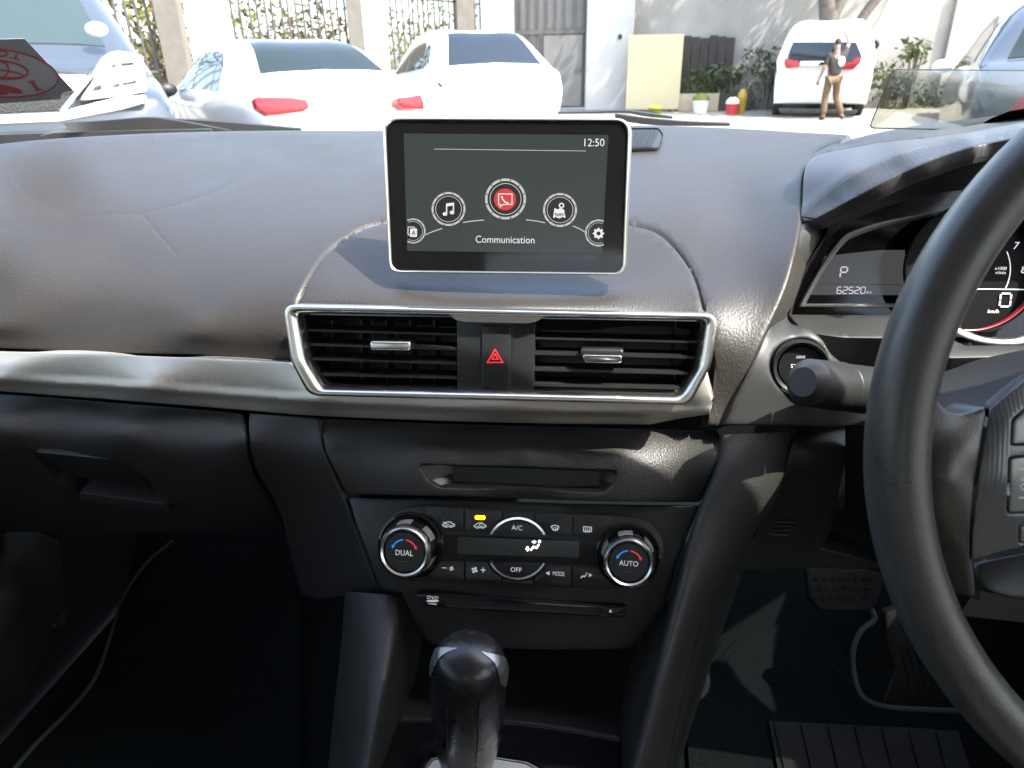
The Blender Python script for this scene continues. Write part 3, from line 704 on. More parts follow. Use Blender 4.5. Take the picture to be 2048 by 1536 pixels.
fl.stroke(tr_(1.0), 2.2, True); fl.stroke(tr_(.40), 1.8, True); fl.build('hazard_triangle', m_red, haz)
def louvre(a, b, hgt=-.005, deep=.016):
    A, B = pv.at(*a, hgt), pv.at(*b, hgt); dn = -pv.n*deep+pv.ey*.003; up = pv.ey*.0009
    V = [A+up, B+up, B-up, A-up, A+dn+up*.5, B+dn+up*.5, B+dn-up*.5, A+dn-up*.5]
    me = mesh('louvre', V, [(0, 1, 2, 3), (4, 5, 1, 0), (3, 2, 6, 7), (7, 6, 5, 4), (0, 3, 7, 4), (1, 5, 6, 2)], False); fix(me)
    return obj('louvre', me, m_satin, vent)
for a, b in [((606, 660), (914, 669)), ((613, 689), (914, 698)), ((621, 718), (914, 727)), ((634, 749), (914, 756)), ((1070, 676), (1397, 684)), ((1069, 707), (1389, 715)), ((1068, 739), (1377, 747)), ((1067, 770), (1362, 777))]:
    louvre(a, b)
for u, lean in [(664, 0), (722, 2), (772, 2), (820, 2), (868, 1), (1352, -4)]:
    lo = slab('vane', m_satin, vent, pv, [(u-1.5, 640), (u+1.5, 640), (u+1.5+lean, 790), (u-1.5+lean, 790)], -.045, -.024)
slab('shut_flap', m_pla, vent, pv, [(600, 640), (663, 640), (663, 775), (640, 772)], -.040, -.034)
def tab(c, w, h, m, two=None):
    u, v = c; o = slab('adjuster_tab', m, vent, pv, rp([(u-w, v-h), (u+w, v-h+1.5), (u+w-2, v+h+1), (u-w+2, v+h)], h*.8, 6), -.014, .0035, .0022, 3)
    return o
tab((780, 691), 42, 9.5, m_chrome)
tb = tab((1204, 707), 45, 10, m_satin); slab('tab_trim', m_bright, tb, pv, rp([(1163, 709), (1246, 711), (1243, 727), (1170, 725)], 7, 6), -.008, .0048, .0016, 3)
# ================================================================== screen on the dashboard
m_bez = mat('satin_silver', (.78, .76, .70), .30, 1)
scr = thing('infotainment_screen', 'upright chrome edged display showing the Communication menu on top of the dashboard', 'screen', tuple(aty(1013, 545, .545)))
ps = Plane(1013, 392, .550, 12)
so_ = rp([(763, 233), (1265, 235), (1251, 551), (777, 546)], [34, 34, 26, 26], 8)
si_ = rp([(771, 240), (1256, 242), (1244, 545), (784, 540)], [28, 28, 20, 20], 8)
def backset(P, k): 
    c = np.mean(P, axis=0); return [tuple(c+(np.array(p)-c)*k) for p in P]
ringframe('bezel', m_bez, scr, ps, so_, si_, [(-.25, -.012), (-.12, -.006), (.08, -.0015), (.3, .0008), (.6, .0014), (.85, .0008), (1, -.0008)])
slab('rear_housing', m_pla, scr, ps, backset(so_, .985), -.022, -.011, 0)
glassf = slab('face', m_gloss, scr, ps, backset(si_, 1.003), -.010, -.0007)
m_lcd = mat('lcd_backlight', (.010, .012, .0125), .2, emit=((.55, .66, .68), .0062))
lcdp = slab('display', m_lcd, scr, ps, [(807, 267), (1217, 270), (1204, 507), (814, 502)], -.0009, -.0004)
m_icon = mat('screen_grey', (.2, .2, .2), .4, emit=((.8, .82, .82), .055))
m_ring = mat('screen_ring', (.15, .15, .15), .35, emit=((.8, .82, .8), .030))
m_dial = mat('screen_dial', (.012, .013, .014), .2)
m_sred = mat('screen_red', (.2, .012, .012), .4, emit=((1, .08, .1), .022))
HS = -.0002
def dial(u, v, r, a0=0, a1=360):
    f = Flat(ps, HS, .0001)
    if a1-a0 >= 360: f.disc(u, v, r*.9, n=36)
    else: f.poly(ell(u, v, r*.9, None, 30, a0, a1))
    d = f.build('dial', m_dial, lcdp)
    f = Flat(ps, HS+.0001, .0001)
    f.arc(u, v, r*.94, r*.12, a0, a1, 40); f.arc(u, v, r*.76, r*.035, a0, a1, 36); f.build('dial_ring', m_ring, lcdp)
    f = Flat(ps, HS+.0002, .0001)
    for k in range(12):
        a = radians(15+k*30)
        if a0 <= (15+k*30) % 360 <= a1 or a1-a0 >= 360 or a0 <= (15+k*30)-360 <= a1:
            c, s = cos(a), -sin(a); f.stroke([(u+c*r*.90, v+s*r*.90), (u+c*r*.98, v+s*r*.98)], r*.05)
    f.build('dial_tick', m_dial, lcdp)
dial(1011, 398, 41); dial(897, 418, 34); dial(1120, 420, 34); dial(826, 462, 25, -118, 118); dial(1197, 466, 27, 66, 294)
for q in ([(850, 470), (866, 463), (884, 457)], [(926, 445), (946, 442), (968, 440)], [(1052, 439.5), (1072, 442), (1090, 445.5)], [(1146, 452), (1160, 458), (1173, 466)]):
    f = Flat(ps, HS-.0001, .0001); f.stroke(crv(q, 5), 2.0); f.build('menu_arc', m_ring, lcdp)
f = Flat(ps, HS-.0001, .0001); f.stroke([(868, 298), (1172, 302)], 1.2); f.build('rule_line', m_ring, lcdp)
f = Flat(ps, HS+.0003, .0001); f.disc(1010, 399, 22, n=32); f.build('red_disc', m_sred, lcdp)
f = Flat(ps, HS+.0005, .0001)
f.stroke([(997, 388), (1024, 388), (1024, 409), (1006, 409), (1000, 415), (1001, 409), (997, 409)], 1.9, True)
f.stroke(crv([(1004, 393), (1005, 398), (1010, 404), (1015, 406)], 5), 2.6); f.disc(1004, 394, 2.2); f.disc(1015, 406, 2.3); f.build('phone_icon', m_icon, lcdp)
f = Flat(ps, HS+.0005, .0001)
f.disc(890, 428, 4.6, 3.8); f.disc(904, 425, 4.6, 3.8); f.poly([(892, 428), (892, 407), (908, 405), (908, 425), (905.5, 425), (905.5, 411), (894.5, 413), (894.5, 428)]); f.build('music_icon', m_icon, lcdp)
f = Flat(ps, HS+.0005, .0001)
f.poly([(1106, 436), (1109, 416), (1115, 419), (1121, 416), (1128, 419), (1131, 436), (1125, 434), (1118, 437), (1112, 434)])
f.arc(1123, 411, 4.2, 2.6, 0, 360, 18); f.poly([(1120, 414), (1126, 414), (1123, 420)]); f.build('map_icon', m_icon, lcdp)
text('map_lettering', 'NAV', ps, 1119.5, 429, 7, m_dial, lcdp, HS+.0007)
f = Flat(ps, HS+.0004, .0001); f.stroke(rp([(816, 454), (829, 454), (829, 470), (816, 470)], 2, 3), 1.6, True); f.poly(rp([(820, 457), (834, 457), (834, 474), (820, 474)], 2, 3)); f.build('apps_icon', m_icon, lcdp)
text('apps_lettering', 'A', ps, 827, 465.5, 8, m_dial, lcdp, HS+.0006)
f = Flat(ps, HS+.0005, .0001); f.arc(1197, 467, 6.5, 4.6, 0, 360, 24)
for k in range(8):
    a = 2*pi*k/8; f.stroke([(1197+8*cos(a), 467+8*sin(a)), (1197+11.2*cos(a), 467+11.2*sin(a))], 4)
f.build('gear_icon', m_icon, lcdp)
text('menu_lettering', 'Communication', ps, 1010, 480, 14.5, m_icon, lcdp, HS+.0003, xs=.93)
text('clock_lettering', '12:50', ps, 1187, 286, 15.5, m_icon, lcdp, HS+.0003, xs=.95)

# ================================================================== climate controls
clim = thing('climate_panel', 'climate control panel with two chrome ringed dials and a row of dark buttons', 'control panel', tuple(aty(1035, 1100, .449)))
pc = Plane(1035, 1098, .4490, 23.5)
plate = rp([(855, 1012), (1225, 1033), (1300, 1040), (1330, 1085), (1325, 1150), (1285, 1180), (1000, 1172), (790, 1160), (752, 1120), (758, 1060), (800, 1016)], [8, 8, 50, 50, 40, 40, 200, 40, 50, 50, 50], 6)
slab('faceplate', m_satin, clim, pc, plate, -.004, .0012, .0012)
def button(pts, r=2.5):
    return slab('button', m_satin, clim, pc, rp(pts, r, 4), 0, .0034, .0008)
def arcpts(u, v, r, a0, a1, n=14): return ell(u, v, r, None, n, a0, a1)
AC = (1035, 1097)
b1 = button([(853, 1013), (926, 1017), (926, 1061), (884, 1059), (872, 1040), (853, 1030)])
b2 = button([(930, 1018), (1003, 1022), (1003, 1038), (985, 1052), (977, 1063), (930, 1061)])
b3 = button([(1007, 1023), (1067, 1026), (1067, 1040), (1035, 1032), (1007, 1037)], 1.5)
b4 = button([(1071, 1026), (1143, 1031), (1143, 1071), (1096, 1068), (1086, 1054), (1071, 1042)])
b5 = button([(1147, 1031), (1224, 1036), (1224, 1048), (1206, 1060), (1198, 1075), (1147, 1071)])
d1 = button([(858, 1138), (880, 1122), (927, 1124), (927, 1160), (858, 1156)])
d2 = button([(931, 1124), (974, 1126), (982, 1140), (1002, 1154), (1002, 1164), (931, 1160)])
d3 = button([(1006, 1158), (1035, 1163), (1065, 1160), (1065, 1169), (1006, 1165)], 1.5)
d4 = button([(1069, 1158), (1090, 1142), (1097, 1131), (1141, 1133), (1141, 1171), (1069, 1169)])
d5 = button([(1145, 1133), (1196, 1135), (1206, 1152), (1224, 1164), (1224, 1175), (1145, 1171)])
def seg_btn(a0, a1): return button(arcpts(AC[0], AC[1], 56, a0, a1, 18), .5)
ba = seg_btn(29, 151); bo = seg_btn(211, 329)
for nm, a0, a1, w, m in (('arc_trim', 27, 152, 4.4, m_bright), ('arc_trim', 209, 331, 4.0, m_chrome)):
    f = Flat(pc, .0042, .0035); f.arc(AC[0], AC[1], 60.5, w, a0, a1, 30); f.build(nm, m, clim)
disp = slab('display_window', m_gloss, clim, pc, rp([(880, 1069), (1196, 1081), (1200, 1100), (1198, 1129), (876, 1119), (874, 1095)], 3), 0, .0022)
m_cd = mat('climate_lcd', (.010, .011, .011), .15, emit=((.4, .5, .45), .002))
slab('display_glass', m_cd, disp, pc, [(915, 1074), (1158, 1083), (1158, 1115), (915, 1108)], .0015, .0024)
HB = .0037
for b, u, v in ((b1, 897, 1032), (b4, 1112, 1041), (b5, 1175, 1044)):
    f = Flat(pc, HB, .0002); f.poly([(u-8, v-2), (u+8, v-1.3), (u+8, v+1.7), (u-8, v+1)]); f.build('indicator', m_dark, b)
f = Flat(pc, HB+.0004, .0004); f.poly(rp([(950, 1031), (970, 1031.5), (970, 1039.5), (950, 1039)], 3.4)); f.build('indicator', m_amber, b2)
m_ip = mat('button_print', (.55, .56, .56), .5, emit=((1, 1, 1), .03))
def car_icon(u, v, open_, par):
    f = Flat(pc, HB, .0002); x = lambda a, b: (u+a, v+b)
    f.stroke([x(-7, 3.6), x(-11, 3), x(-12, 0), x(-8, -1.5), x(-4, -5), x(4, -5), x(8, -1.5), x(12, 0), x(11.5, 3), x(7, 3.6)], 1.5); f.stroke([x(-3, 4), x(3, 4)], 1.5)
    f.arc(u-5, v+4, 2, 1.2, 0, 360, 10); f.arc(u+5.2, v+4, 2, 1.2, 0, 360, 10)
    if open_: f.stroke([x(-11, -5), x(-4, -1), x(2, .5)], 1.5)
    else: f.arc(u+1, v-1, 2.6, 1.3, 60, 330, 10)
    f.build('car_symbol', m_ip, par)
car_icon(897, 1049, True, b1); car_icon(960, 1051, False, b2)
f = Flat(pc, HB, .0002); f.stroke(crv([(1102, 1053), (1110, 1050.5), (1118, 1053.5)], 4)+[(1115, 1060), (1106, 1059.5)], 1.5, True)
for u in (1107, 1110.5, 1114): f.stroke(crv([(u, 1054.5), (u+.7, 1057), (u-.3, 1059), (u+.3, 1062.5)], 3), 1.1)
f.build('demist_symbol', m_ip, b4)
f = Flat(pc, HB, .0002); f.stroke([(1167, 1053.5), (1183, 1054.5), (1183, 1063), (1167, 1062.5)], 1.5, True)
for u in (1171, 1175, 1179): f.stroke(crv([(u, 1056.5), (u+.7, 1059), (u-.3, 1061), (u+.3, 1065.5)], 3), 1.1)
f.build('demist_symbol', m_ip, b5)
text('lettering', 'A/C', pc, 1034, 1056, 9.5, m_ip, ba, HB)
text('lettering', 'OFF', pc, 1032, 1140, 9.5, m_ip, bo, HB)
text('lettering', 'MODE', pc, 1117, 1148, 8.5, m_ip, d4, HB, xs=.72)
f = Flat(pc, HB, .0002); f.poly([(1091, 1146.5), (1099, 1142.5), (1099, 1150.5)]); f.build('arrow_symbol', m_ip, d4)
f = Flat(pc, HB, .0002); f.poly([(1185, 1150.5), (1177.5, 1146.5), (1177.5, 1154.5)]); f.build('arrow_symbol', m_ip, d5)
def seated(u, v, k, w): return lambda f: (f.disc(u+7*k, v-6*k, 2.1*k), f.stroke([(u-9*k, v+7*k), (u-4*k, v+2*k), (u+2*k, v+3*k), (u+6*k, v-2*k)], w))
f = Flat(pc, HB, .0002); seated(1168, 1151, .72, 2.4)(f); f.build('seated_symbol', m_ip, d5)
def fan(f, u, v, k):
    for q in range(4):
        a = pi/2*q+.5; f.disc(u+cos(a)*3.6*k, v+sin(a)*3.6*k, 2.1*k, 2.1*k, 12)
    f.disc(u, v, 1.2*k)
f = Flat(pc, HB, .0002); fan(f, 903, 1137, .8); f.stroke([(884, 1135.5), (893, 1136)], 1.8); f.build('fan_symbol', m_ip, d1)
f = Flat(pc, HB, .0002); fan(f, 949, 1140, 1.15); f.stroke([(961, 1140), (971, 1140.3)], 1.8); f.stroke([(966, 1135), (966, 1145.3)], 1.8); f.build('fan_symbol', m_ip, d2)
f = Flat(pc, .0030, .0002); f.disc(1079, 1083, 3.0); f.stroke([(1061, 1101), (1067, 1093.5), (1073, 1096), (1078, 1088.5)], 3.6)
f.stroke([(1064, 1084), (1069, 1084)], 3.2); f.poly([(1068, 1080), (1073, 1084), (1068, 1088)]); f.stroke([(1055, 1093), (1055, 1098)], 4.2); f.poly([(1050.5, 1097), (1059.5, 1097.5), (1055, 1103.5)])
f.build('airflow_symbol', m_lcdp, disp)
def knob(u, v, word, ur, vr):
    k = pc.px(u, v); c = pc.loc(u, v); HK = .024
    cf = pc.loc(ur, vr, HK); c = ((c[0]+cf[0])/2, (c[1]+cf[1])/2); r = 50*k
    q = lathe('dial_well', m_gloss, clim, pc, c, [(66*k, .0008), (65*k, .0042), (61*k, .0046), (58*k, .0022), (.0001, .002)], 56)
    kn = lathe('dial_knob', m_gloss, clim, pc, c, [(53*k, .002), (52*k, .012), (49*k, .0185), (46*k, .020), (42*k, .0195)], 56)
    lathe('dial_ring', m_chrome, kn, pc, c, [(49.3*k, .0165), (49.2*k, .0195), (47.5*k, .0222), (44.5*k, .0236), (41*k, .0226), (39.8*k, .0205), (39.8*k, .019)], 56)
    lathe('dial_cap', m_satin, kn, pc, c, [(38.8*k, .018), (38.4*k, .0215), (37*k, .0222), (.0001, .0224)], 48)
    for a in (-32, 38, 98, 158, 218, 278):
        for j in range(10):
            aa = a-15+j*3.2; lathe('grip_rib', m_knurl, kn, pc, c, [(53.2*k, .006), (53.6*k, .0065), (51.4*k, .0158), (50.4*k, .0160), (50*k, .006)], 1, 40, aa, aa+1.9)
    f = Flat(pc, .0227, .0002); K = 1
    def front(a_, b_): # local offsets in px units from the knob centre
        return a_, b_
    class PF(Flat):
        def _l(s, p): return c[0]+(p[0])*k, c[1]-(p[1])*k
    f = PF(pc, .0227, .0002); P = ell(0, 2, 25, None, 14, 96, 148); f.stroke(P, 2.6); e = P[-1]; f.poly([(e[0]-3.6, e[1]-1), (e[0]+3, e[1]+1.5), (e[0]-2, e[1]+6)]); f.build('cold_arc', m_blue, kn)
    f = PF(pc, .0227, .0002); P = ell(0, 2, 25, None, 14, 84, 32); f.stroke(P, 2.6); e = P[-1]; f.poly([(e[0]+3.6, e[1]-1), (e[0]-3, e[1]+1.5), (e[0]+2, e[1]+6)]); f.build('warm_arc', m_redm, kn)
    f = PF(pc, .0227, .0002); f.stroke([(-8, 18), (8, 18)], .9); f.build('indicator', m_faint, kn)
    t = text('lettering', word, pc, u, v, 10.5, m_ip, kn, 0, xs=.92)
    o = pc.loc(u, v, 0); w = pc.w(c[0], c[1]-2*k, .0228)-pc.w(*o, 0); t.data.transform(Matrix.Translation(w))
knob(819, 1092, 'DUAL', 812, 1103); knob(1257, 1110, 'AUTO', 1256, 1126)

# disc player slot
dvd = thing('disc_player', 'dark disc slot with DVD VIDEO mark below the climate buttons', 'disc player', tuple(aty(1040, 1210, .431)))
pd = Plane(1040, 1210, .4318, 21)
slab('slot_plate', m_gloss, dvd, pd, rp([(826, 1186), (1000, 1194), (1258, 1212), (1250, 1236), (1000, 1224), (852, 1214)], [6, 200, 14, 14, 200, 16]), -.004, .0022, .001)
slab('disc_slot', m_black, dvd, pd, rp([(888, 1199), (1200, 1217), (1198, 1227), (892, 1211)], 2), .001, .0026)
slab('slot_lip', m_satin, dvd, pd, rp([(892, 1211), (1198, 1227), (1196, 1231), (896, 1215)], 1), .001, .0034, .0005)
eb = slab('eject_button', m_satin, dvd, pd, rp([(1204, 1214), (1242, 1217), (1238, 1231), (1206, 1228)], 6), .001, .003, .0006)
f = Flat(pd, .0033, .0002); f.poly([(1221, 1218), (1224.5, 1225), (1217.5, 1224.6)]); f.build('eject_symbol', m_ip, eb)
text('disc_lettering', 'DVD', pd, 865, 1195.5, 6.5, m_ip, dvd, .0027, xs=1.25, slant=.15)
text('disc_lettering', 'VIDEO', pd, 865, 1208, 3.2, m_ip, dvd, .0027, xs=1.35)
f = Flat(pd, .0027, .0002); f.disc(865, 1202, 12.5, 2.2); f.build('disc_mark', m_ip, dvd)

# ================================================================== instrument cluster and its hood
clus = thing('instrument_cluster', 'instrument cluster behind the steering wheel with 62520 km readout under a ribbed hood', 'instrument cluster', (.25, .60, .98))
fh = Field([(1603, 440, .612), (1606, 340, .668), (1645, 300, .70), (1760, 280, .69), (1930, 262, .665), (2060, 240, .645), (1690, 407, .590), (1809, 345, .575), (1929, 300, .56), (2060, 270, .55), (1700, 340, .615), (1800, 312, .60), (1930, 282, .585)])
hood_out = crv([(1603, 442), (1604, 400), (1607, 345), (1622, 316), (1660, 302)], 4) + crv([(1758, 284), (1929, 266), (2070, 241)], 4) + crv([(2070, 270), (1929, 300), (1809, 346), (1690, 407), (1634, 438)], 6)
rdg = np.array(crv([(1600, 430), (1618, 417), (1690, 361), (1792, 311), (1929, 280), (2070, 252)], 8), float)
sheet('hood_band', hood_out, fh, m_rib, clus, step=10, R=3, skirt=.01, bump=lambda V, X: .0022*np.clip(1-segdist(V, rdg, False)/22, 0, 1)**1.3)
low_out = crv([(1606, 437), (1620, 421), (1690, 366), (1792, 317), (1929, 285), (2070, 257)], 6) + crv([(2070, 272), (1929, 302), (1809, 348), (1690, 409), (1634, 439)], 6)
sheet('hood_lip', low_out, fh, m_carb, clus, step=9, R=2, skirt=.008, bump=lambda V, X: .0016+.0022*np.clip(1-segdist(V, rdg, False)/22, 0, 1)**1.3)
fht = Field([(1600, 350, .69), (1622, 312, .73), (1690, 280, .80), (1826, 251, .80), (2070, 221, .78), (1660, 302, .70), (1758, 284, .688), (1929, 266, .665), (2070, 241, .645)])
top_out = crv([(1607, 345), (1617, 318), (1645, 297), (1690, 280), (1826, 251), (2070, 221)], 6) + crv([(2070, 242), (1929, 267), (1758, 286), (1660, 303), (1622, 320)], 5)
sheet('hood_top', top_out, fht, m_pla, clus, step=10, R=2, skirt=.02)
# matt surround: from the seam down past the start button
fsur = Field([(1601, 444, .607), (1592, 490, .580), (1568, 585, .548), (1532, 668, .52), (1492, 757, .497), (1449, 850, .483), (1634, 440, .609), (1650, 460, .609), (1612, 540, .582), (1588, 600, .560), (1577, 635, .548), (1612, 650, .538), (1640, 672, .53), (1666, 715, .523), (1720, 735, .528), (1690, 855, .50), (1560, 855, .487), (1600, 760, .503), (1560, 720, .508), (1640, 790, .508)])
sur_out = crv([(1600, 446), (1591, 492), (1567, 582), (1531, 668), (1491, 757), (1451, 850)], 5) + [(1560, 853), (1690, 856)] + [(1745, 840), (1750, 745), (1722, 734)] + crv([(1690, 728), (1664, 706), (1645, 676), (1612, 652), (1584, 645), (1578, 625), (1592, 580), (1622, 515), (1658, 455), (1636, 440)], 5)
sb_hole = ell(1600, 733, 58, 59, 36)
sheet('cluster_surround', sur_out, fsur, m_pla, clus, step=11, R=5, skirt=.03, holes=[sb_hole])
# inside: dark roof of the cowl, gloss frame, shelf
strip3('cowl_roof', [aty(1634, 438, .598), aty(1690, 408, .590), aty(1809, 347, .576), aty(1929, 301, .56), aty(2070, 271, .55)], [aty(1640, 560, .66), aty(1690, 470, .67), aty(1800, 420, .67), aty(1940, 390, .67), aty(2080, 380, .67)], m_satin, clus)
strip3('cowl_side', [aty(1634, 438, .598), aty(1656, 460, .60), aty(1622, 515, .588), aty(1592, 580, .563), aty(1578, 630, .55)], [aty(1660, 450, .66), aty(1640, 500, .66), aty(1610, 560, .66), aty(1592, 610, .66), aty(1586, 640, .66)], m_pla, clus)
pi_ = Plane(1720, 530, .625, 20)
slab('cluster_face', m_gloss, clus, pi_, [(1560, 640), (1570, 560), (1650, 400), (1800, 330), (2120, 300), (2120, 720), (1900, 720), (1780, 650)], -.02, -.004)
lf_o = crv([(1598, 613), (1604, 600), (1640, 535), (1680, 478), (1716, 458), (1780, 440), (1888, 420)], 6) + [(1886, 432), (1870, 520), (1850, 614)] + [(1720, 615)]
lf_i = crv([(1614, 607), (1618, 598), (1650, 540), (1690, 487), (1722, 469), (1782, 450), (1872, 431)], 6) + [(1872, 437), (1858, 520), (1838, 606)] + [(1720, 607)]
ringframe('display_frame', m_silp, clus, pi_, lf_o, lf_i, [(0, -.004), (.05, .003), (.5, .004), (1, -.002)])
m_lcd2 = mat('meter_lcd', (.02, .021, .022), .22, emit=((.7, .72, .75), .012))
f = Flat(pi_, -.0028, .001); f.poly([(1650, 512), (1760, 500), (1810, 500), (1810, 590), (1626, 590), (1620, 586)]); lc = f.build('meter_display', m_lcd2, clus)
f = Flat(pi_, -.0022, .0003); f.stroke([(1636, 567), (1800, 569)], .9); f.build('meter_rule', m_faint, lc)
f = Flat(pi_, -.0020, .0003); lcd(f, 'P', 1680, 555, 13, 21, 0, 2.6); f.build('selector_reading', m_lcdw, lc)
f = Flat(pi_, -.0020, .0003); lcd(f, '62520', 1673.5, 587, 8.6, 13, 3.3, 1.7); f.build('odometer_reading', m_lcdw, lc)
text('unit_lettering', 'km', pi_, 1738, 584.5, 6.5, m_white, lc, -.0019, slant=.2)
# rev counter
pg_ = Plane(1937, 537, .610, 20)
k_ = pg_.px(1937, 537); cg = pg_.loc(1937, 537)
m_td = mat('dial_face', (.006, .006, .006), .6, spec=.08)
tach = lathe('rev_counter', m_td, clus, pg_, cg, [(137*k_, .010), (133*k_, .008), (131*k_, -.002), (.0001, -.003)], 64, caps=False)
lathe('red_ring', mat('red_ring', (.30, .02, .03), .3), tach, pg_, cg, [(133*k_, .0082), (131*k_, .0078), (130.5*k_, .002)], 64, 40, 240, 380)
f = Flat(pg_, -.0015, .0004); f.arc(1937, 537, 84, 1.8, -28, 24, 24); f.stroke([(1880, 577.5), (2052, 579)], 2.0); f.build('dial_line', m_white, tach)
for ch, u, v in (('7', 2031, 492), ('8', 2046, 540)): text('dial_number', ch, pg_, u, v, 16, m_white, tach, -.0012, slant=.2)
text('dial_lettering', 'x1000', pg_, 2001, 537, 7, m_white, tach, -.0012, slant=.2); text('dial_lettering', 'r/min', pg_, 2001, 545.5, 7, m_white, tach, -.0012, slant=.2)
text('dial_lettering', 'km/h', pg_, 1986, 623, 8.5, m_white, tach, -.0012, slant=.2)
f = Flat(pg_, -.0012, .0004); lcd(f, '0', 1999, 613, 21, 26, 0, 3.6, .12); f.build('speed_reading', m_lcdw, tach)
V_ = []; 
ri1 = crv([(1908, 648), (1935, 662), (1965, 672), (2000, 676), (2040, 671), (2090, 652)], 6); ro1 = crv([(1900, 660), (1930, 676), (1965, 686), (2002, 690), (2042, 688), (2090, 674)], 6)
A_ = [pg_.at(u, v, .010) for u, v in ri1]; B_ = [pg_.at(u, v, .016) for u, v in ro1]; Mm = [(a+b)/2+pg_.n*.004 for a, b in zip(A_, B_)]; k = len(A_)
obj('dial_trim', mesh('dial_trim', A_+Mm+B_, [(j*k+i, j*k+i+1, (j+1)*k+i+1, (j+1)*k+i) for j in range(2) for i in range(k-1)]), m_chrome, tach)
# shelf under the displays
fsh = Field([(1580, 632, .585), (1580, 680, .555), (1780, 632, .585), (1780, 690, .553), (1680, 655, .572), (2100, 632, .59), (2100, 700, .55)])
sheet('lower_shelf', [(1576, 628), (1800, 630), (1930, 690), (2090, 690), (2090, 712), (1900, 716), (1770, 676), (1690, 675), (1640, 672), (1600, 655)], fsh, m_pla, clus, step=12, R=2, skirt=.02)
strip3('shelf_gap', [aty(1630, 668, .555), aty(1700, 676, .553), aty(1790, 680, .553)], [aty(1650, 740, .56), aty(1710, 745, .56), aty(1800, 745, .56)], m_black, clus)

# start button
stb = thing('start_button', 'round black engine start button half hidden by the stalk', 'button', tuple(aty(1600, 735, .50)))
pb = Plane(1600, 734, .5035, 14, -10)
kb = pb.px(1600, 734); cb = pb.loc(1601, 734)
lathe('button_ring', m_satin, stb, pb, cb, [(58.5*kb, -.006), (58*kb, .003), (55*kb, .0055), (50*kb, .0045), (47*kb, -.001), (47*kb, -.004)], 48)
lathe('button_cap', m_dark, stb, pb, cb, [(46*kb, -.006), (45.5*kb, .000), (44*kb, .0012), (.0001, .0016)], 48)
text('start_lettering', 'START', pb, 1581, 732, 8.5, m_white, stb, .0018, align='LEFT', xs=1.0)
text('start_lettering', 'STOP', pb, 1587, 745, 8.5, m_white, stb, .0018, align='LEFT')
text('start_lettering', 'ENGINE', pb, 1600, 721.5+36, 6, m_white, stb, .0018)
f = Flat(pb, .0018, .0002)
for j in range(6): f.stroke([(1592.5+j*3, 717), (1595+j*3, 711.5)], 1.6)
f.build('status_lamp', m_grey, stb)

# steering column shroud
colm = thing('steering_column', 'plastic steering column shroud seen through the wheel', 'steering column', (.31, .40, 1.0))
fcl = Field([(1740, 742, .50), (1870, 740, .47), (2080, 690, .44), (1870, 830, .40), (2080, 840, .36), (1960, 760, .43), (1700, 830, .50)])
sheet('shroud', crv([(1735, 735), (1800, 742), (1880, 742), (1960, 716), (2090, 688)], 5) + [(2090, 880), (1960, 850), (1860, 850), (1740, 842), (1725, 790)], fcl, m_pla, colm, step=14, R=4, skirt=.04)
strip3('shroud_underside', [aty(1690, 850, .50), aty(1760, 850, .47), aty(1860, 850, .41)], [aty(1690, 1130, .60), aty(1780, 1150, .58), aty(1900, 1180, .55)], m_black, colm)
fsl = Field([(1800, 715, .54), (2090, 690, .50), (1950, 710, .52), (1720, 730, .53), (1740, 745, .52)])
# stalk
stk = thing('indicator_stalk', 'grey lever stalk with a flat round end reaching over the start button', 'stalk', tuple(aty(1680, 770, .46)))
e0, e1 = aty(1607, 764, .437), aty(1745, 782, .492)
sd = (e1-e0).normalized()
tube('stalk_barrel', m_pla, stk, [e0-sd*.0008, e0, e0+sd*.0045, e0+sd*.006, e0+sd*.043, e0+sd*.044], [.0098, .0104, .0150, .0158, .0172, .0168], 40, ang=25)
tube('stalk_collar', m_pla, stk, [e0+sd*.0452, e0+sd*.046, e0+sd*.10], [.0160, .0166, .0178], 32, ang=25)
# lower driver panel
fl_ = Field([(1594, 857, .512), (1690, 860, .52), (1594, 880, .498), (1680, 890, .51), (1535, 1000, .492), (1650, 1060, .52), (1445, 1135, .480), (1640, 1138, .525), (1560, 1080, .505)])
low_d = thing('lower_panel', 'dark plastic knee panel with small slotted grille below the start button', 'panel', tuple(aty(1600, 1000, .51)))
lp_out = [(1594, 857), (1700, 859), (1705, 880)] + crv([(1684, 960), (1662, 1060), (1642, 1096)], 4) + [(1700, 1110), (1760, 1130), (1750, 1140), (1610, 1137)] + crv([(1520, 1141), (1452, 1138), (1500, 1090), (1540, 1010), (1572, 930)], 5)
gr_h = [rp([(1556-j*4, 1039+j*8.2), (1590-j*3.4, 1040+j*8.2), (1588-j*3.4, 1045+j*8.2), (1553.5-j*4, 1044+j*8.2)], 1, 2) for j in range(4)]
sheet('knee_panel', lp_out, fl_, m_pla, low_d, step=12, R=3, skirt=.015, holes=gr_h)
strip3('slot_backing', [aty(1530, 1030, .535), aty(1600, 1030, .54)], [aty(1530, 1085, .53), aty(1600, 1085, .535)], m_black, low_d)
strip3('column_opening', [aty(1680, 855, .545), aty(1760, 855, .545), aty(1960, 900, .545)], [aty(1630, 1110, .56), aty(1760, 1140, .56), aty(1960, 1200, .56)], m_black, low_d)
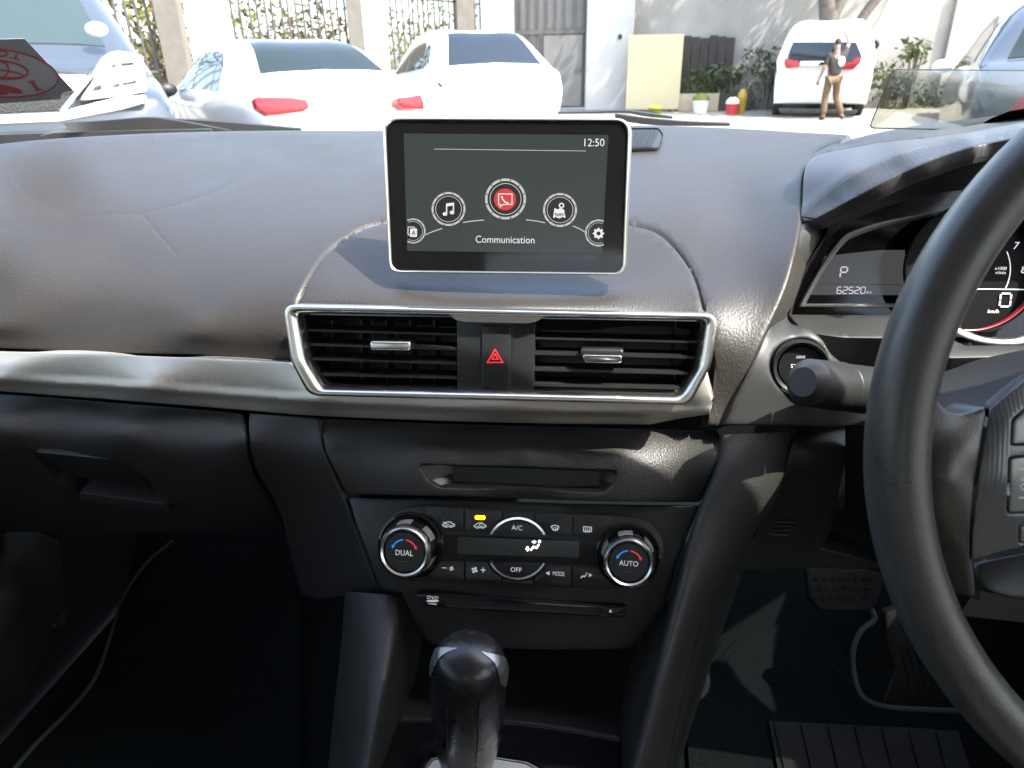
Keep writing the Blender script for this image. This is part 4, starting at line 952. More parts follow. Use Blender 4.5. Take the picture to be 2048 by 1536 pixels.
# panel joining stack and driver side (between rail top and surround)
# ================================================================== steering wheel
WC = Vector((.3117, .2914, 1.0482)); WT = radians(19.1); WY = radians(-.5)
wx = Vector((cos(WY), sin(WY), 0)); wy = Vector((-sin(WY)*sin(WT), cos(WY)*sin(WT), cos(WT))); wnn = wx.cross(wy)
wheel = thing('steering_wheel', 'black leather steering wheel with ribbed spoke insert at the right of the dashboard', 'steering wheel', tuple(WC))
class WPlane(Plane):
    def __init__(s): s.o, s.ex, s.ey, s.n = WC.copy(), wx, wy, wnn
pw = WPlane()
V_ = []; Fs = []; NR, NS = 120, 28; R_ = .1788
for i in range(NR):
    a = 2*pi*i/NR; c, s = cos(a), sin(a); rad = wx*c+wy*s
    for k in range(NS):
        q = 2*pi*k/NS; x, z = cos(q), sin(q)
        fat = 1+.05*math.exp(-((math.degrees(atan2(s, c)) % 360-180)/40)**2)
        rx, rz = .0121*fat, .0152
        V_.append(WC+rad*(R_+rx*math.copysign(abs(x)**.9, x))+wnn*(rz*math.copysign(abs(z)**.9, z)))
for i in range(NR):
    for k in range(NS): Fs.append((i*NS+k, i*NS+(k+1) % NS, ((i+1) % NR)*NS+(k+1) % NS, ((i+1) % NR)*NS+k))
obj('rim', fix(mesh('rim', V_, Fs)), m_wheel, wheel)
# leather spoke root blending out of the rim
fsp = Field([(1868, 770, .297), (1848, 900, .290), (1860, 1040, .284), (1900, 1180, .286), (1890, 815, .296), (1925, 835, .297), (1972, 815, .300), (1940, 900, .288), (1955, 950, .287), (1930, 1060, .280), (1940, 1125, .281), (1955, 1215, .282), (1900, 960, .281)])
spk_out = crv([(1856, 745), (1872, 790), (1890, 815), (1915, 828), (1945, 824), (1972, 814)], 5) + crv([(1974, 830), (1962, 900), (1948, 990), (1941, 1075), (1941, 1125), (1946, 1165), (1950, 1196)], 5) + crv([(1905, 1190), (1850, 1060), (1835, 920), (1840, 820)], 5)
sheet('spoke', spk_out, fsp, m_wheel, wheel, step=10, R=6, skirt=.02)
fin = Field([(1978, 815, .302), (2070, 745, .31), (1966, 900, .290), (1945, 1100, .283), (2070, 1090, .285), (2070, 900, .292), (2010, 960, .284), (2010, 840, .295)])
m_ins = mat('ribbed_spoke_insert', (.10, .105, .11), .32, .2, bump=((170., 0., 110.), .16, .0008, 'wave'))
ins_out = crv([(1979, 816), (2010, 790), (2070, 745)], 4) + [(2090, 900), (2090, 1086)] + crv([(2040, 1096), (1990, 1108), (1944, 1122)], 4) + crv([(1944, 1080), (1952, 990), (1966, 900)], 4)
bh1 = rp([(2024, 838), (2070, 800), (2080, 890), (2022, 892)], [16, 2, 2, 6]); bh2 = rp([(2018, 914), (2080, 908), (2080, 1028), (2014, 1030)], [8, 2, 2, 8]); bh3 = rp([(2038, 1052), (2080, 1050), (2080, 1086), (2038, 1088)], [4, 2, 2, 4])
sheet('spoke_insert', ins_out, fin, m_ins, wheel, step=9, R=3, skirt=.012, holes=[bh1, bh2, bh3])
m_btn = mat('wheel_button', (.20, .21, .215), .3, .1)
fin2 = Field([(u, v, y+.0) for u, v, y in [(1978, 815, .303), (2070, 745, .311), (1966, 900, .291), (1945, 1100, .284), (2070, 1090, .286), (2070, 900, .292), (2010, 960, .285), (2010, 840, .296)]])
for q in (rp([(2028, 842), (2072, 806), (2080, 886), (2026, 888)], [14, 2, 2, 5]), rp([(2022, 918), (2080, 912), (2080, 1022), (2019, 1025)], [7, 2, 2, 7]), rp([(2042, 1056), (2080, 1054), (2080, 1082), (2042, 1084)], [3, 2, 2, 3])):
    wb = sheet('wheel_button', q, fin2, m_btn, wheel, step=8, R=3, skirt=.01)
m_slot = mat('button_mark', (.72, .74, .75), .5)
pwb = Plane(2046, 970, .2845, 5)
f = Flat(pwb, .003, .0003); f.stroke([(2037, 938), (2052, 938)], 2.2); f.stroke([(2043, 956), (2043, 962), (2052, 959)], 2.2); f.arc(2048, 974, 6, 2, 20, 340, 14); f.stroke([(2038, 996), (2052, 996)], 2.2); f.build('button_mark', m_slot, wheel)
fhub = Field([(1960, 830, .33), (2090, 720, .335), (1900, 840, .37), (2090, 690, .36)])
sheet('airbag_cover', crv([(1948, 822), (1985, 790), (2035, 752), (2090, 722)], 4)+[(2090, 775)]+crv([(2020, 790), (1982, 818)], 3), Field([(1948, 822, .315), (2090, 722, .325), (2090, 775, .312), (1982, 818, .306)]), m_pla, wheel, step=9, R=3, skirt=.02)
flw = Field([(1945, 1130, .31), (2090, 1100, .31), (1960, 1190, .30), (2090, 1205, .30)])
sheet('lower_spoke', crv([(1948, 1128), (1990, 1118), (2090, 1100)], 3)+[(2090, 1205)]+crv([(2020, 1196), (1975, 1180), (1952, 1150)], 3), flw, m_satin, wheel, step=10, R=4, skirt=.02)

gridloft('driver_pad', [[(.335, .82, 1.10), (.48, .83, 1.10), (.66, .74, 1.08)], [(.345, .70, 1.155), (.47, .70, 1.15), (.64, .68, 1.08)], [(.365, .60, 1.155), (.47, .60, 1.14), (.60, .60, 1.07)], [(.37, .575, 1.14), (.47, .58, 1.12), (.58, .60, 1.05)]], m_pad, dash, 6)
gridloft('driver_panel', [[(.47, .66, 1.12), (.56, .64, 1.06), (.66, .62, 1.06)], [(.44, .60, .99), (.54, .58, .98), (.66, .58, .98)], [(.40, .57, .90), (.54, .56, .90), (.66, .56, .90)], [(.36, .58, .70), (.54, .57, .70), (.66, .57, .70)]], m_pla, dash, 6)
lathe('airbag_hub', m_pla, wheel, pw, (0, -.005), [(.074, -.045), (.078, -.012), (.070, .004), (.045, .012), (.0001, .015)], 48)
tube('right_spoke', m_wheel, wheel, [pw.w(.06, -.005, -.012), pw.w(.12, -.008, -.008), pw.w(.178, -.01, .0)], [(.012, .040), (.011, .034), (.012, .05)], 16, up=wnn)
tube('bottom_spoke', m_satin, wheel, [pw.w(0, -.06, -.012), pw.w(0, -.12, -.008), pw.w(0, -.178, .0)], [(.010, .03), (.009, .026), (.010, .034)], 16, up=wnn)
# ================================================================== head-up glass
hud = thing('head_up_display', 'tilted clear head-up display pane standing above the instrument hood', 'display pane', tuple(aty(1900, 245, .73)))
ph = Plane(1900, 200, .735, 14, 4)
ho = rp([(1787, 139), (2075, 141), (2075, 262), (1738, 256)], [14, 4, 4, 8], 6)
m_hud = glass_mat('combiner_glass', (.74, .75, .72), 1.35, 0, .05)
slab('pane', m_hud, hud, ph, ho, -.0008, .0008)
P = [ph.at(u, v) for u, v in ho]; tube('pane_edge', m_dark, hud, P+[P[0]], .0006, 6, False)

# ================================================================== floor and pedals
brk = thing('brake_pedal', 'worn rubber brake pedal hanging under the knee panel', 'pedal', tuple(aty(1690, 1180, .72)))
pbk = Plane(1690, 1180, .70, 38)
slab('pedal_pad', m_rubber, brk, pbk, rp([(1612, 1135), (1768, 1138), (1762, 1190), (1745, 1223), (1640, 1220), (1618, 1195)], [8, 8, 10, 16, 16, 10]), -.012, 0, .004)
for j in range(3):
    for i in range(8):
        u, v = 1632+i*16+(8 if j % 2 else 0), 1157+j*20
        if u < 1748-j*3: lathe('pad_stud', m_rubber, brk, pbk, pbk.loc(u, v), [(.0032, 0), (.0026, .0016), (.0018, .0018), (.0012, .0006), (.0001, .0005)], 8)
tube('pedal_arm', m_dark, brk, [pbk.at(1720, 1150, -.01), pbk.at(1735, 1060, -.04)], [(.006, .012)]*2, 8)
acc = thing('accelerator_pedal', 'tall dark accelerator pedal right of the brake pedal', 'pedal', tuple(aty(1790, 1400, .72)))
pac = Plane(1800, 1300, .74, 25)
slab('pedal_pad', m_dark, acc, pac, rp([(1770, 1225), (1815, 1210), (1850, 1300), (1900, 1400), (1880, 1412), (1762, 1408), (1790, 1340), (1775, 1290)], 8), -.015, 0, .003)
for j in range(4): slab('pad_rib', m_satin, acc, pac, [(1800+j*16, 1290+j*6), (1804+j*16, 1290+j*6), (1830+j*16, 1398), (1824+j*16, 1398)], 0, .0015)
fmat = thing('driver_mat', 'black driver floor mat with bound edge and ribbed heel pad', 'floor mat', tuple(atz(1600, 1450, FLOORZ)))
DZ = FLOORZ+.012
def zpl(name, m, parent, pts, z, t=.004): return zpanel(name, m, parent, pts, z, t, 0)
mat_edge = crv([(1400, 1275), (1412, 1340), (1414, 1370), (1402, 1392), (1370, 1402)], 6)
mat_edge2 = crv([(1742, 1218), (1748, 1240), (1722, 1262), (1706, 1300), (1708, 1350), (1726, 1395), (1770, 1414), (1850, 1420), (1960, 1424)], 6)
# the mat climbs the sloping footwell in front
def footz(u, v): # floor flat, then toe board rising forwards
    p = atz(u, v, DZ)
    if p.y > .86:
        d = ray(u, v); n = Vector((0, -.72, .69)); o = Vector((0, .86, DZ)); p = CAMP+d*((o-CAMP).dot(n)/d.dot(n))
    return p
toe = tag(obj('footwell_carpet', mesh('footwell_carpet', [(-.82, .86, DZ-.008), (.68, .86, DZ-.008), (.68, 1.12, DZ+.241), (-.82, 1.12, DZ+.241), (.68, .3, DZ-.008), (-.82, .3, DZ-.008)], [(0, 1, 2, 3), (5, 4, 1, 0)], False), m_carpet), kind='structure')
mp_ = mat_edge + [(1380, 1560), (1990, 1560)] + mat_edge2[::-1]
mp_ = resample(mp_, 30)
P = [footz(u, v) for u, v in mp_]
bm = bmesh.new(); f_ = bm.faces.new([bm.verts.new(p) for p in P]); bmesh.ops.triangulate(bm, faces=[f_]); me = bpy.data.meshes.new('mat_pile'); bm.to_mesh(me); bm.free(); obj('mat_pile', me, m_carpet, fmat)
tube('bound_edge', m_edge, fmat, [footz(u, v) for u, v in mat_edge], .0045, 8); tube('bound_edge', m_edge, fmat, [footz(u, v) for u, v in mat_edge2], .0045, 8)
hp = zpl('heel_pad', m_rubber, fmat, [(1538, 1442), (1872, 1458), (1925, 1560), (1560, 1560)], DZ+.006, .005)
for j in range(7):
    x = 1548+j*54; zpl('heel_rib', m_rubber, hp, [(x, 1446+j*2.4), (x+44, 1448+j*2.4), (x+76, 1560), (x+26, 1560)], DZ+.009, .004)
m_carpet2 = mat('dull_binding', (.06, .062, .058), .9, spec=.1)
pmat = thing('passenger_carpet', 'dark passenger floor mat with a pale edge curving down the footwell', 'floor mat', tuple(atz(100, 1450, FLOORZ)))
pe = crv([(345, 1082), (290, 1130), (250, 1190), (225, 1260), (205, 1320), (180, 1372), (130, 1430), (70, 1490), (10, 1560)], 6)
tube('bound_edge', m_carpet2, pmat, [footz(u, v) for u, v in pe], .0035, 8)
P = [footz(u, v) for u, v in pe]+[footz(u, v) for u, v in [(600, 1560), (600, 1200), (500, 1085)]]
bm = bmesh.new(); f_ = bm.faces.new([bm.verts.new(p-Vector((0, 0, .001))) for p in P]); bmesh.ops.triangulate(bm, faces=[f_]); me = bpy.data.meshes.new('mat_pile'); bm.to_mesh(me); bm.free(); obj('mat_pile', me, m_carpet, pmat)
side = thing('door_trim', 'dark curved door trim beside the passenger footwell', 'door trim', tuple(aty(0, 1300, .55)))
sheet('trim_panel', crv([(-30, 1070), (60, 1060), (120, 1080)], 4)+crv([(130, 1180), (90, 1300), (30, 1420), (-30, 1470)], 5), Field([(-30, 1070, .62), (120, 1080, .70), (-30, 1300, .50), (60, 1200, .58), (30, 1420, .56), (-30, 1470, .54), (110, 1250, .68)]), m_pla, side, step=16, R=4, skirt=.01)

# ================================================================== wipers and sticker
wip = thing('windscreen_wiper', 'dark wiper blade resting along the lower left of the windscreen', 'wiper', tuple(aty(300, 255, 1.05)))
Y0 = 1.06
def wbar(name, m, top_, bot, y0, dy, thick=.008, par=None):
    n = len(top_); A = [aty(u, v, y0+dy*i/(n-1)) for i, (u, v) in enumerate(top_)]; B = [aty(u, v, y0+dy*i/(n-1)) for i, (u, v) in enumerate(bot)]
    V = A+B+[a+Vector((0, thick, .001)) for a in A]+[b+Vector((0, thick, 0)) for b in B]; k = n; Fs = []
    for i in range(n-1):
        for p, q in ((0, 1), (1, 3), (3, 2), (2, 0)): Fs.append((p*k+i, p*k+i+1, q*k+i+1, q*k+i))
    Fs += [(0, k, 3*k, 2*k), (k-1, 2*k-1, 4*k-1, 3*k-1)]
    me = mesh(name, V, Fs); fix(me, 40); return obj(name, me, m, par or wip)
m_wip = mat('wiper_plastic', (.018, .016, .014), .55, bump=(900., .15, .0005, 'noise'))
wbar('wiper_arm', m_wip, crv([(125, 246), (200, 242), (290, 235.5), (340, 240), (400, 250), (460, 262)], 4), crv([(143, 265), (200, 263), (290, 262), (340, 261), (400, 264), (460, 270)], 4), Y0-.06, .10)
wbar('wiper_blade', m_cowl, crv([(300, 237), (400, 241), (500, 249), (600, 258)], 4), crv([(300, 262), (400, 262), (500, 262), (600, 262)], 4), Y0+.02, .06)
wbar('arm_hook', m_wip, crv([(80, 271), (105, 262), (140, 258)], 4), crv([(84, 272), (108, 266), (142, 262)], 4), Y0-.10, .04)
wip['group'] = 'windscreen wipers'
wbar('cowl_edge', m_cowl, crv([(-60, 274), (0, 270), (120, 266), (300, 261), (420, 259)], 4), crv([(-60, 300), (0, 292), (120, 282), (300, 270), (420, 266)], 4), .93, .14, par=own)
wip = thing('windscreen_wiper', 'thin wiper blade lying behind the upper right corner of the screen', 'wiper', tuple(aty(1250, 230, 1.10)), 'windscreen wipers')
wbar('wiper_blade', m_cowl, crv([(1115, 225), (1180, 223.5), (1250, 221.5), (1290, 226), (1345, 234)], 4), crv([(1115, 228), (1180, 227), (1250, 226), (1290, 233), (1345, 238)], 4), 1.08, .0)
wbar('wiper_arm', m_wip, crv([(1230, 229), (1300, 238), (1380, 244), (1460, 247)], 4), crv([(1230, 240), (1300, 250), (1380, 252), (1460, 252)], 4), 1.07, .0)
# sticker on the inside of the glass
stc = thing('windscreen_sticker', 'grey sticker with red oval, heart and lettering stuck upside down on the windscreen', 'sticker', tuple(aty(60, 215, .82)))
pk = Plane(40, 150, .80, -50, 38)
m_stk = mat('sticker_foil', (.13, .13, .145), .5, var=(180, .12)); m_srd = mat('sticker_red', (.17, .004, .014), .5)
m_slt = mat('sticker_ground', (.20, .20, .225), .5, var=(90, .06)); m_wht = mat('sticker_white', (.6, .6, .58), .6)
slab('sticker_sheet', m_stk, stc, pk, [(-60, 80), (49, 77.5), (148, 182), (126, 187), (122, 198), (60, 203), (0, 207), (-60, 212)], -.0006, 0)
f = Flat(pk, .0004, .0003); f.poly(ell(-5, 146, 121, 46, 60, 0, 360, 6)); f.build('oval_ground', m_slt, stc)
f = Flat(pk, .0007, .0003); f.stroke(ell(-5, 146, 122, 47, 70, 0, 360, 6), 2.8, True); f.build('oval_border', m_srd, stc)
f = Flat(pk, .0008, .0003); f.stroke(ell(-2, 139.5, 58, 18.5, 50, 0, 360, 6), 3.6, True); f.stroke(ell(-2, 147, 48, 7, 40, 0, 360, 6), 3, True); f.stroke(ell(0, 139, 17, 16, 30, 0, 360, 6), 3, True); f.build('emblem', m_srd, stc)
f = Flat(pk, .0008, .0003); f.poly(crv([(-40, 170), (-10, 168), (20, 172), (42, 180), (42, 187), (26, 187), (18, 185), (14, 189), (0, 190), (-20, 188), (-40, 182)], 4)); f.build('heart', m_srd, stc)
f = Flat(pk, .0008, .0003); f.stroke([(63, 163), (76, 180)], 6); f.stroke([(56, 163.5), (70, 162)], 2); f.stroke([(70, 181.5), (86, 179)], 2); f.build('letter', m_srd, stc)
f = Flat(pk, .0008, .0003); f.stroke([(33.5, 109), (30, 118.5)], 4.2); f.stroke([(20, 114.5), (40, 120)], 1.8); f.build('letter', m_srd, stc)
f = Flat(pk, .0008, .0003); f.stroke(ell(3, 107, 11, 5.5, 24, 0, 360, 8), 3, True); f.build('letter', m_srd, stc)
f = Flat(pk, .0008, .0003); f.stroke([(-22, 98), (-20, 106), (-30, 112)], 3.5); f.stroke([(-20, 106), (-12, 112)], 3); f.build('letter', m_srd, stc)
f = Flat(pk, .0009, .0003); f.stroke(crv([(148, 182), (136, 185), (127, 187), (123, 192), (122, 198)], 4), 1.4); f.build('torn_edge', m_wht, stc)
# ================================================================== yard outside
m_ground = mat('pale_paving', (.27, .25, .215), .85, bump=(6., .3, .01, 'noise'), var=(1.2, .14))
ground = tag(obj('ground', mesh('ground', [(-150, -120, 0), (150, -120, 0), (150, 180, 0), (-150, 180, 0)], [(0, 1, 2, 3)], False), m_ground), kind='structure')
m_wpaint = mat('white_car_paint', (.80, .80, .78), .18, 0, coat=.8)
m_silver = mat('silver_car_paint', (.055, .066, .082), .32, .35, coat=.8)
m_cglass = mat('dark_car_glass', (.014, .022, .022), .05, 0, spec=.24)
m_vglass = mat('van_rear_glass', (.012, .018, .026), .06, 0, spec=.45)
m_tail = mat('red_tail_lamp', (.17, .002, .006), .2, 0, coat=.1, emit=((1, .02, .04), .03))
m_tyre = mat('tyre_rubber', (.02, .02, .02), .8)
m_rim = mat('alloy', (.5, .5, .5), .3, .8)
m_trimb = mat('black_trim', (.015, .015, .015), .5)
m_lamp = mat('clear_lamp', (.75, .76, .76), .1, 0, coat=.8)
class Car:
    def __init__(s, root, anchor, yaw, st, paint, front=False):
        s.root = root; s.o = Vector((anchor.x, anchor.y, 0)); w = radians(yaw)
        s.ex = Vector((cos(w), sin(w), 0)); s.ey = Vector((-sin(w), cos(w), 0))
        S = crv([tuple(r[:7])+((0,) if len(r) < 8 else (r[7],)) for r in st], 8); s.ns = len(S); rows = []
        for (y, zs, ws, zb, wb, zt, wt, _) in S:
            half = crv([(ws, zs), (wb, zs+(zb-zs)*.55), (wb*.985, zb), (wt, zt-.045), (0, zt)], 6)
            rows.append([(x, y, z) for x, z in half]+[(-x, y, z) for x, z in half[-2::-1]])
        s.G = np.array(rows); s.nt = s.G.shape[1]
        V = [s.W(p) for r in s.G for p in r]; n = s.nt; Fs = []
        for i in range(s.ns-1):
            for j in range(n): Fs.append((i*n+j, i*n+(j+1) % n, (i+1)*n+(j+1) % n, (i+1)*n+j))
        Fs += [tuple(range(n)), tuple((s.ns-1)*n+j for j in range(n))]
        me = mesh('body', V, Fs); fix(me, 45); s.body = obj('body', me, paint, root)
    def W(s, p): return s.o+s.ex*p[0]+s.ey*p[1]+Vector((0, 0, p[2]))
    def pt(s, a, t, off=0):
        a *= 8; i, j = min(int(a), s.ns-2), min(int(t), s.nt-2); fa, ft = a-i, t-j; G = s.G
        p = (G[i, j]*(1-fa)+G[i+1, j]*fa)*(1-ft)+(G[i, j+1]*(1-fa)+G[i+1, j+1]*fa)*ft
        if off:
            da = G[i+1, j]-G[i, j]; dt = G[i, j+1]-G[i, j]; n = np.cross(dt, da); L = np.linalg.norm(n)
            if L > 1e-9:
                n /= L
                c = G[i].mean(0)
                if n@(p-c) < 0: n = -n
                p = p+n*off
        return p
    def patch(s, name, m, q, off=.006, nu=10, nv=8, parent=None):
        """q: four (station, around) corners in order, a panel lying on the body."""
        V = []; (a0, t0), (a1, t1), (a2, t2), (a3, t3) = q
        for sgn in (off, -.012):
            for i in range(nu+1):
                for j in range(nv+1):
                    f, g = i/nu, j/nv
                    a = (a0*(1-f)+a1*f)*(1-g)+(a3*(1-f)+a2*f)*g; t = (t0*(1-f)+t1*f)*(1-g)+(t3*(1-f)+t2*f)*g
                    V.append(s.W(s.pt(a, t, sgn)))
        n = nv+1; N = (nu+1)*n; Fs = []
        for b in (0, N):
            for i in range(nu):
                for j in range(nv): k = b+i*n+j; Fs.append((k, k+1, k+n+1, k+n))
        rim = [i*n for i in range(nu+1)]+[nu*n+j for j in range(1, n)]+[i*n+nv for i in range(nu-1, -1, -1)]+[j for j in range(nv-1, 0, -1)]
        for a, b in zip(rim, rim[1:]+rim[:1]): Fs.append((a, b, N+b, N+a))
        me = mesh(name, V, Fs); fix(me, 40); return obj(name, me, m, parent or s.root)
    def wheel(s, y, x, r=.33):
        c = s.W((x, y, r)); sg = 1 if x > 0 else -1; pl = Plane(1024, 768, 1); pl.o = c; pl.n = s.ex*sg; pl.ex = s.ey*sg; pl.ey = Vector((0, 0, 1))
        w = lathe('wheel', m_tyre, s.root, pl, (0, 0), [(r*.6, -.2), (r*.96, -.2), (r, -.17), (r, -.02), (r*.95, .0), (r*.68, .004)], 28)
        lathe('rim', m_rim, w, pl, (0, 0), [(r*.68, .002), (r*.64, -.02), (r*.2, -.012), (.0001, 0)], 20)
    def mirror(s, p, m, sc=1):
        c = s.W(p); bm = bmesh.new(); bmesh.ops.create_uvsphere(bm, u_segments=14, v_segments=10, radius=1)
        for v in bm.verts: v.co = c+s.ex*(v.co.x*.11*sc)+s.ey*(v.co.y*.07*sc)+Vector((0, 0, v.co.z*.075*sc))
        me = bpy.data.meshes.new('mirror'); bm.to_mesh(me); bm.free(); sharp(me, 60); return obj('mirror', me, m, s.root)
# --- white saloon straight ahead
a_ = aty(735, 215, 6.3); sal = thing('parked_saloon', 'white saloon seen from its rear left corner, nearest of the white cars ahead', 'car', (a_.x, a_.y, 0))
SED = [(0, .42, .70, .74, .80, .93, .64), (.07, .30, .82, .80, .87, 1.03, .72), (.45, .24, .85, .88, .90, 1.09, .73), (.78, .22, .86, .91, .90, 1.12, .71), (1.30, .22, .86, .93, .90, 1.36, .61), (1.70, .22, .86, .93, .90, 1.44, .58), (2.4, .22, .86, .93, .90, 1.455, .57), (3.05, .22, .86, .92, .90, 1.38, .58), (3.75, .22, .86, .90, .89, 1.02, .68), (4.4, .26, .80, .76, .84, .86, .62), (4.68, .38, .60, .58, .66, .68, .48)]
car = Car(sal, a_, 42, SED, m_wpaint)
car.patch('rear_window', m_cglass, [(3.25, 18.9), (4.75, 19.2), (4.75, 28.8), (3.25, 29.1)])
for sg in (0, 1):
    f = (lambda t: 48-t) if sg else (lambda t: t)
    car.patch('side_window', m_cglass, [(5.1, f(12.9)), (6.2, f(12.9)), (6.2, f(17.0)), (5.25, f(16.8))])
    car.patch('front_side_window', m_cglass, [(6.27, f(12.9)), (7.7, f(12.9)), (7.2, f(16.9)), (6.27, f(17.0))])
    car.patch('quarter_window', m_cglass, [(4.5, f(13.0)), (5.04, f(12.9)), (5.18, f(16.7)), (4.75, f(15.4))])
    for y in (.95, 3.75): car.wheel(y, .87 if sg == 0 else -.87)
    car.mirror((.98 if sg == 0 else -.98, 3.3, .98), m_trimb)
def on_rear(car, name, m, px, d=.03, tilt=8, yaw=0, y=None, ref=None, par=None, bev=.012):
    w = math.degrees(atan2(car.ex.y, car.ex.x))+yaw
    pl = Plane(1024, 768, 1); q = radians(w); t = radians(tilt); pl.ex = Vector((cos(q), sin(q), 0)); pl.ey = Vector((-sin(q)*sin(t), cos(q)*sin(t), cos(t))); pl.n = pl.ex.cross(pl.ey)
    pl.o = car.W(ref or (0, -.02, .85)); return slab(name, m, par or car.root, pl, px, -.10, d, bev, 3)
on_rear(car, 'tail_lamp', m_tail, rp([(507, 196), (520, 192), (578, 192), (612, 198), (621, 213), (608, 223), (535, 230), (513, 216)], 5, 4), ref=(-.6, -.20, .85), yaw=-6)
on_rear(car, 'tail_lamp', m_tail, rp([(800, 194), (818, 193), (842, 188), (849, 205), (850, 219), (812, 217), (797, 207)], 4, 4), ref=(.6, -.10, .85), yaw=6)
# --- white crossover behind it
a_ = aty(1010, 165, 10.6); cro = thing('parked_crossover', 'white crossover with dark raked rear window parked between the saloon and the metal gate', 'car', (a_.x, a_.y, 0))
CRO = [(0, .55, .68, .85, .80, 1.02, .70), (.08, .42, .82, .95, .90, 1.10, .76), (.25, .36, .88, 1.0, .93, 1.17, .78), (.42, .32, .90, 1.02, .94, 1.22, .78), (.85, .30, .90, 1.03, .94, 1.53, .66), (1.25, .30, .9, 1.03, .94, 1.64, .62), (2.3, .30, .9, 1.0, .93, 1.67, .60), (3.0, .30, .9, .98, .93, 1.58, .60), (3.7, .30, .9, .96, .92, 1.12, .70), (4.35, .34, .84, .84, .86, .96, .64), (4.6, .45, .6, .64, .66, .74, .48)]
c2 = Car(cro, a_, 27, CRO, m_wpaint)
c2.patch('rear_window', m_vglass, [(2.85, 18.8), (4.5, 19.2), (4.5, 28.8), (2.85, 29.2)])
for sg in (0, 1):
    f = (lambda t: 48-t) if sg else (lambda t: t)
    c2.patch('side_window', m_cglass, [(5.0, f(13.2)), (6.1, f(12.9)), (6.1, f(17.0)), (5.2, f(16.5))])
    c2.patch('front_side_window', m_cglass, [(6.17, f(12.9)), (7.6, f(12.9)), (7.1, f(16.8)), (6.17, f(17.0))])
    c2.patch('quarter_window', m_cglass, [(4.1, f(14.2)), (4.94, f(13.2)), (5.12, f(16.4)), (4.75, f(16.0))])
    c2.patch('tail_lamp', m_trimb, [(.9, f(10.5)), (1.6, f(10.8)), (1.6, f(11.6)), (.9, f(11.5))])
    for y in (.85, 3.6): c2.wheel(y, .9 if sg == 0 else -.9, .36)
# --- white people carrier by the wall
a_ = aty(1642, 180, 17.0); van = thing('parked_van', 'tall white people carrier seen from behind, parked by the grey wall', 'van', (a_.x, a_.y, 0))
VAN = [(0, .38, .82, .80, .90, 1.10, .88), (.05, .30, .90, .90, .95, 1.30, .89), (.12, .28, .93, .95, .96, 1.60, .80), (.25, .26, .94, 1.0, .97, 1.82, .74), (.5, .26, .94, 1.05, .97, 1.90, .70), (2.0, .26, .94, 1.05, .97, 1.94, .69), (3.3, .26, .94, 1.0, .97, 1.86, .69), (4.1, .28, .93, .98, .95, 1.18, .74), (4.75, .36, .8, .8, .84, .9, .6)]
c3 = Car(van, a_, -13, VAN, m_wpaint)
vp = lambda name, m, px, d=.05, **k: on_rear(c3, name, m, px, d, tilt=6, ref=(0, -.01, 1.2), **k)
vp('rear_window', m_vglass, rp([(1586, 84), (1712, 84), (1724, 112), (1722, 122), (1690, 122), (1574, 122), (1577, 108)], 5, 4), .12)
vp('tail_lamp', m_tail, rp([(1570, 117), (1598, 122), (1598, 134), (1572, 136), (1568, 126)], 3, 3), .14)
vp('tail_lamp', m_tail, rp([(1680, 126), (1702, 124), (1712, 113), (1721, 114), (1722, 124), (1708, 138), (1680, 138)], 3, 3), .14)
vp('number_plate_band', m_bright, rp([(1600, 122), (1657, 122), (1657, 132), (1600, 132)], 2, 3), .145)
vp('bumper_shadow_panel', m_trimb, rp([(1556, 216), (1716, 220), (1712, 228), (1560, 226)], 2, 3), .03)  # black strip stands in for the shade below the bumper
for sg in (-1, 1):
    for y in (.95, 3.9): c3.wheel(y, .95*sg, .36)
c3.mirror((1.16, 3.75, 1.18), m_trimb, 1.1)
# --- silver hatchback, right
a_ = aty(2235, 190, 6.2); sil = thing('parked_hatchback', 'silver hatchback with a red tail lamp at the right edge behind the display pane', 'car', (a_.x, a_.y, 0))
c4 = Car(sil, a_, -19, CRO, m_silver)
c4.patch('rear_window', m_cglass, [(2.85, 18.8), (4.5, 19.2), (4.5, 28.8), (2.85, 29.2)])
for sg in (0, 1):
    f = (lambda t: 48-t) if sg else (lambda t: t)
    c4.patch('side_window', m_cglass, [(4.6, f(13.2)), (6.1, f(12.9)), (6.1, f(17.0)), (5.0, f(16.5))])
    c4.patch('front_side_window', m_cglass, [(6.17, f(12.9)), (7.6, f(12.9)), (7.1, f(16.8)), (6.17, f(17.0))])
    for y in (.85, 3.6): c4.wheel(y, .9 if sg == 0 else -.9, .36)
    c4.mirror((1.02 if sg == 0 else -1.02, 3.25, 1.08), m_wpaint)
on_rear(c4, 'tail_lamp', m_tail, rp([(1994, 226), (2018, 198), (2030, 195), (2100, 195), (2100, 230)], 4, 4), ref=(-.6, .03, .9), yaw=-20)
# --- white pickup far right
a_ = aty(2120, 150, 13.5); wpk = thing('parked_estate', 'white car beyond the silver hatchback at the right, only its rear corner showing', 'car', (a_.x, a_.y, 0))
c5 = Car(wpk, a_, -15, CRO, m_wpaint)
c5.patch('rear_window', m_cglass, [(2.85, 18.8), (4.5, 19.2), (4.5, 28.8), (2.85, 29.2)])
for sg in (0, 1):
    f = (lambda t: 48-t) if sg else (lambda t: t)
    c5.patch('side_window', m_cglass, [(4.6, f(13.2)), (7.5, f(12.9)), (7.1, f(16.9)), (5.0, f(16.5))])
    for y in (.85, 3.6): c5.wheel(y, .9 if sg == 0 else -.9, .36)
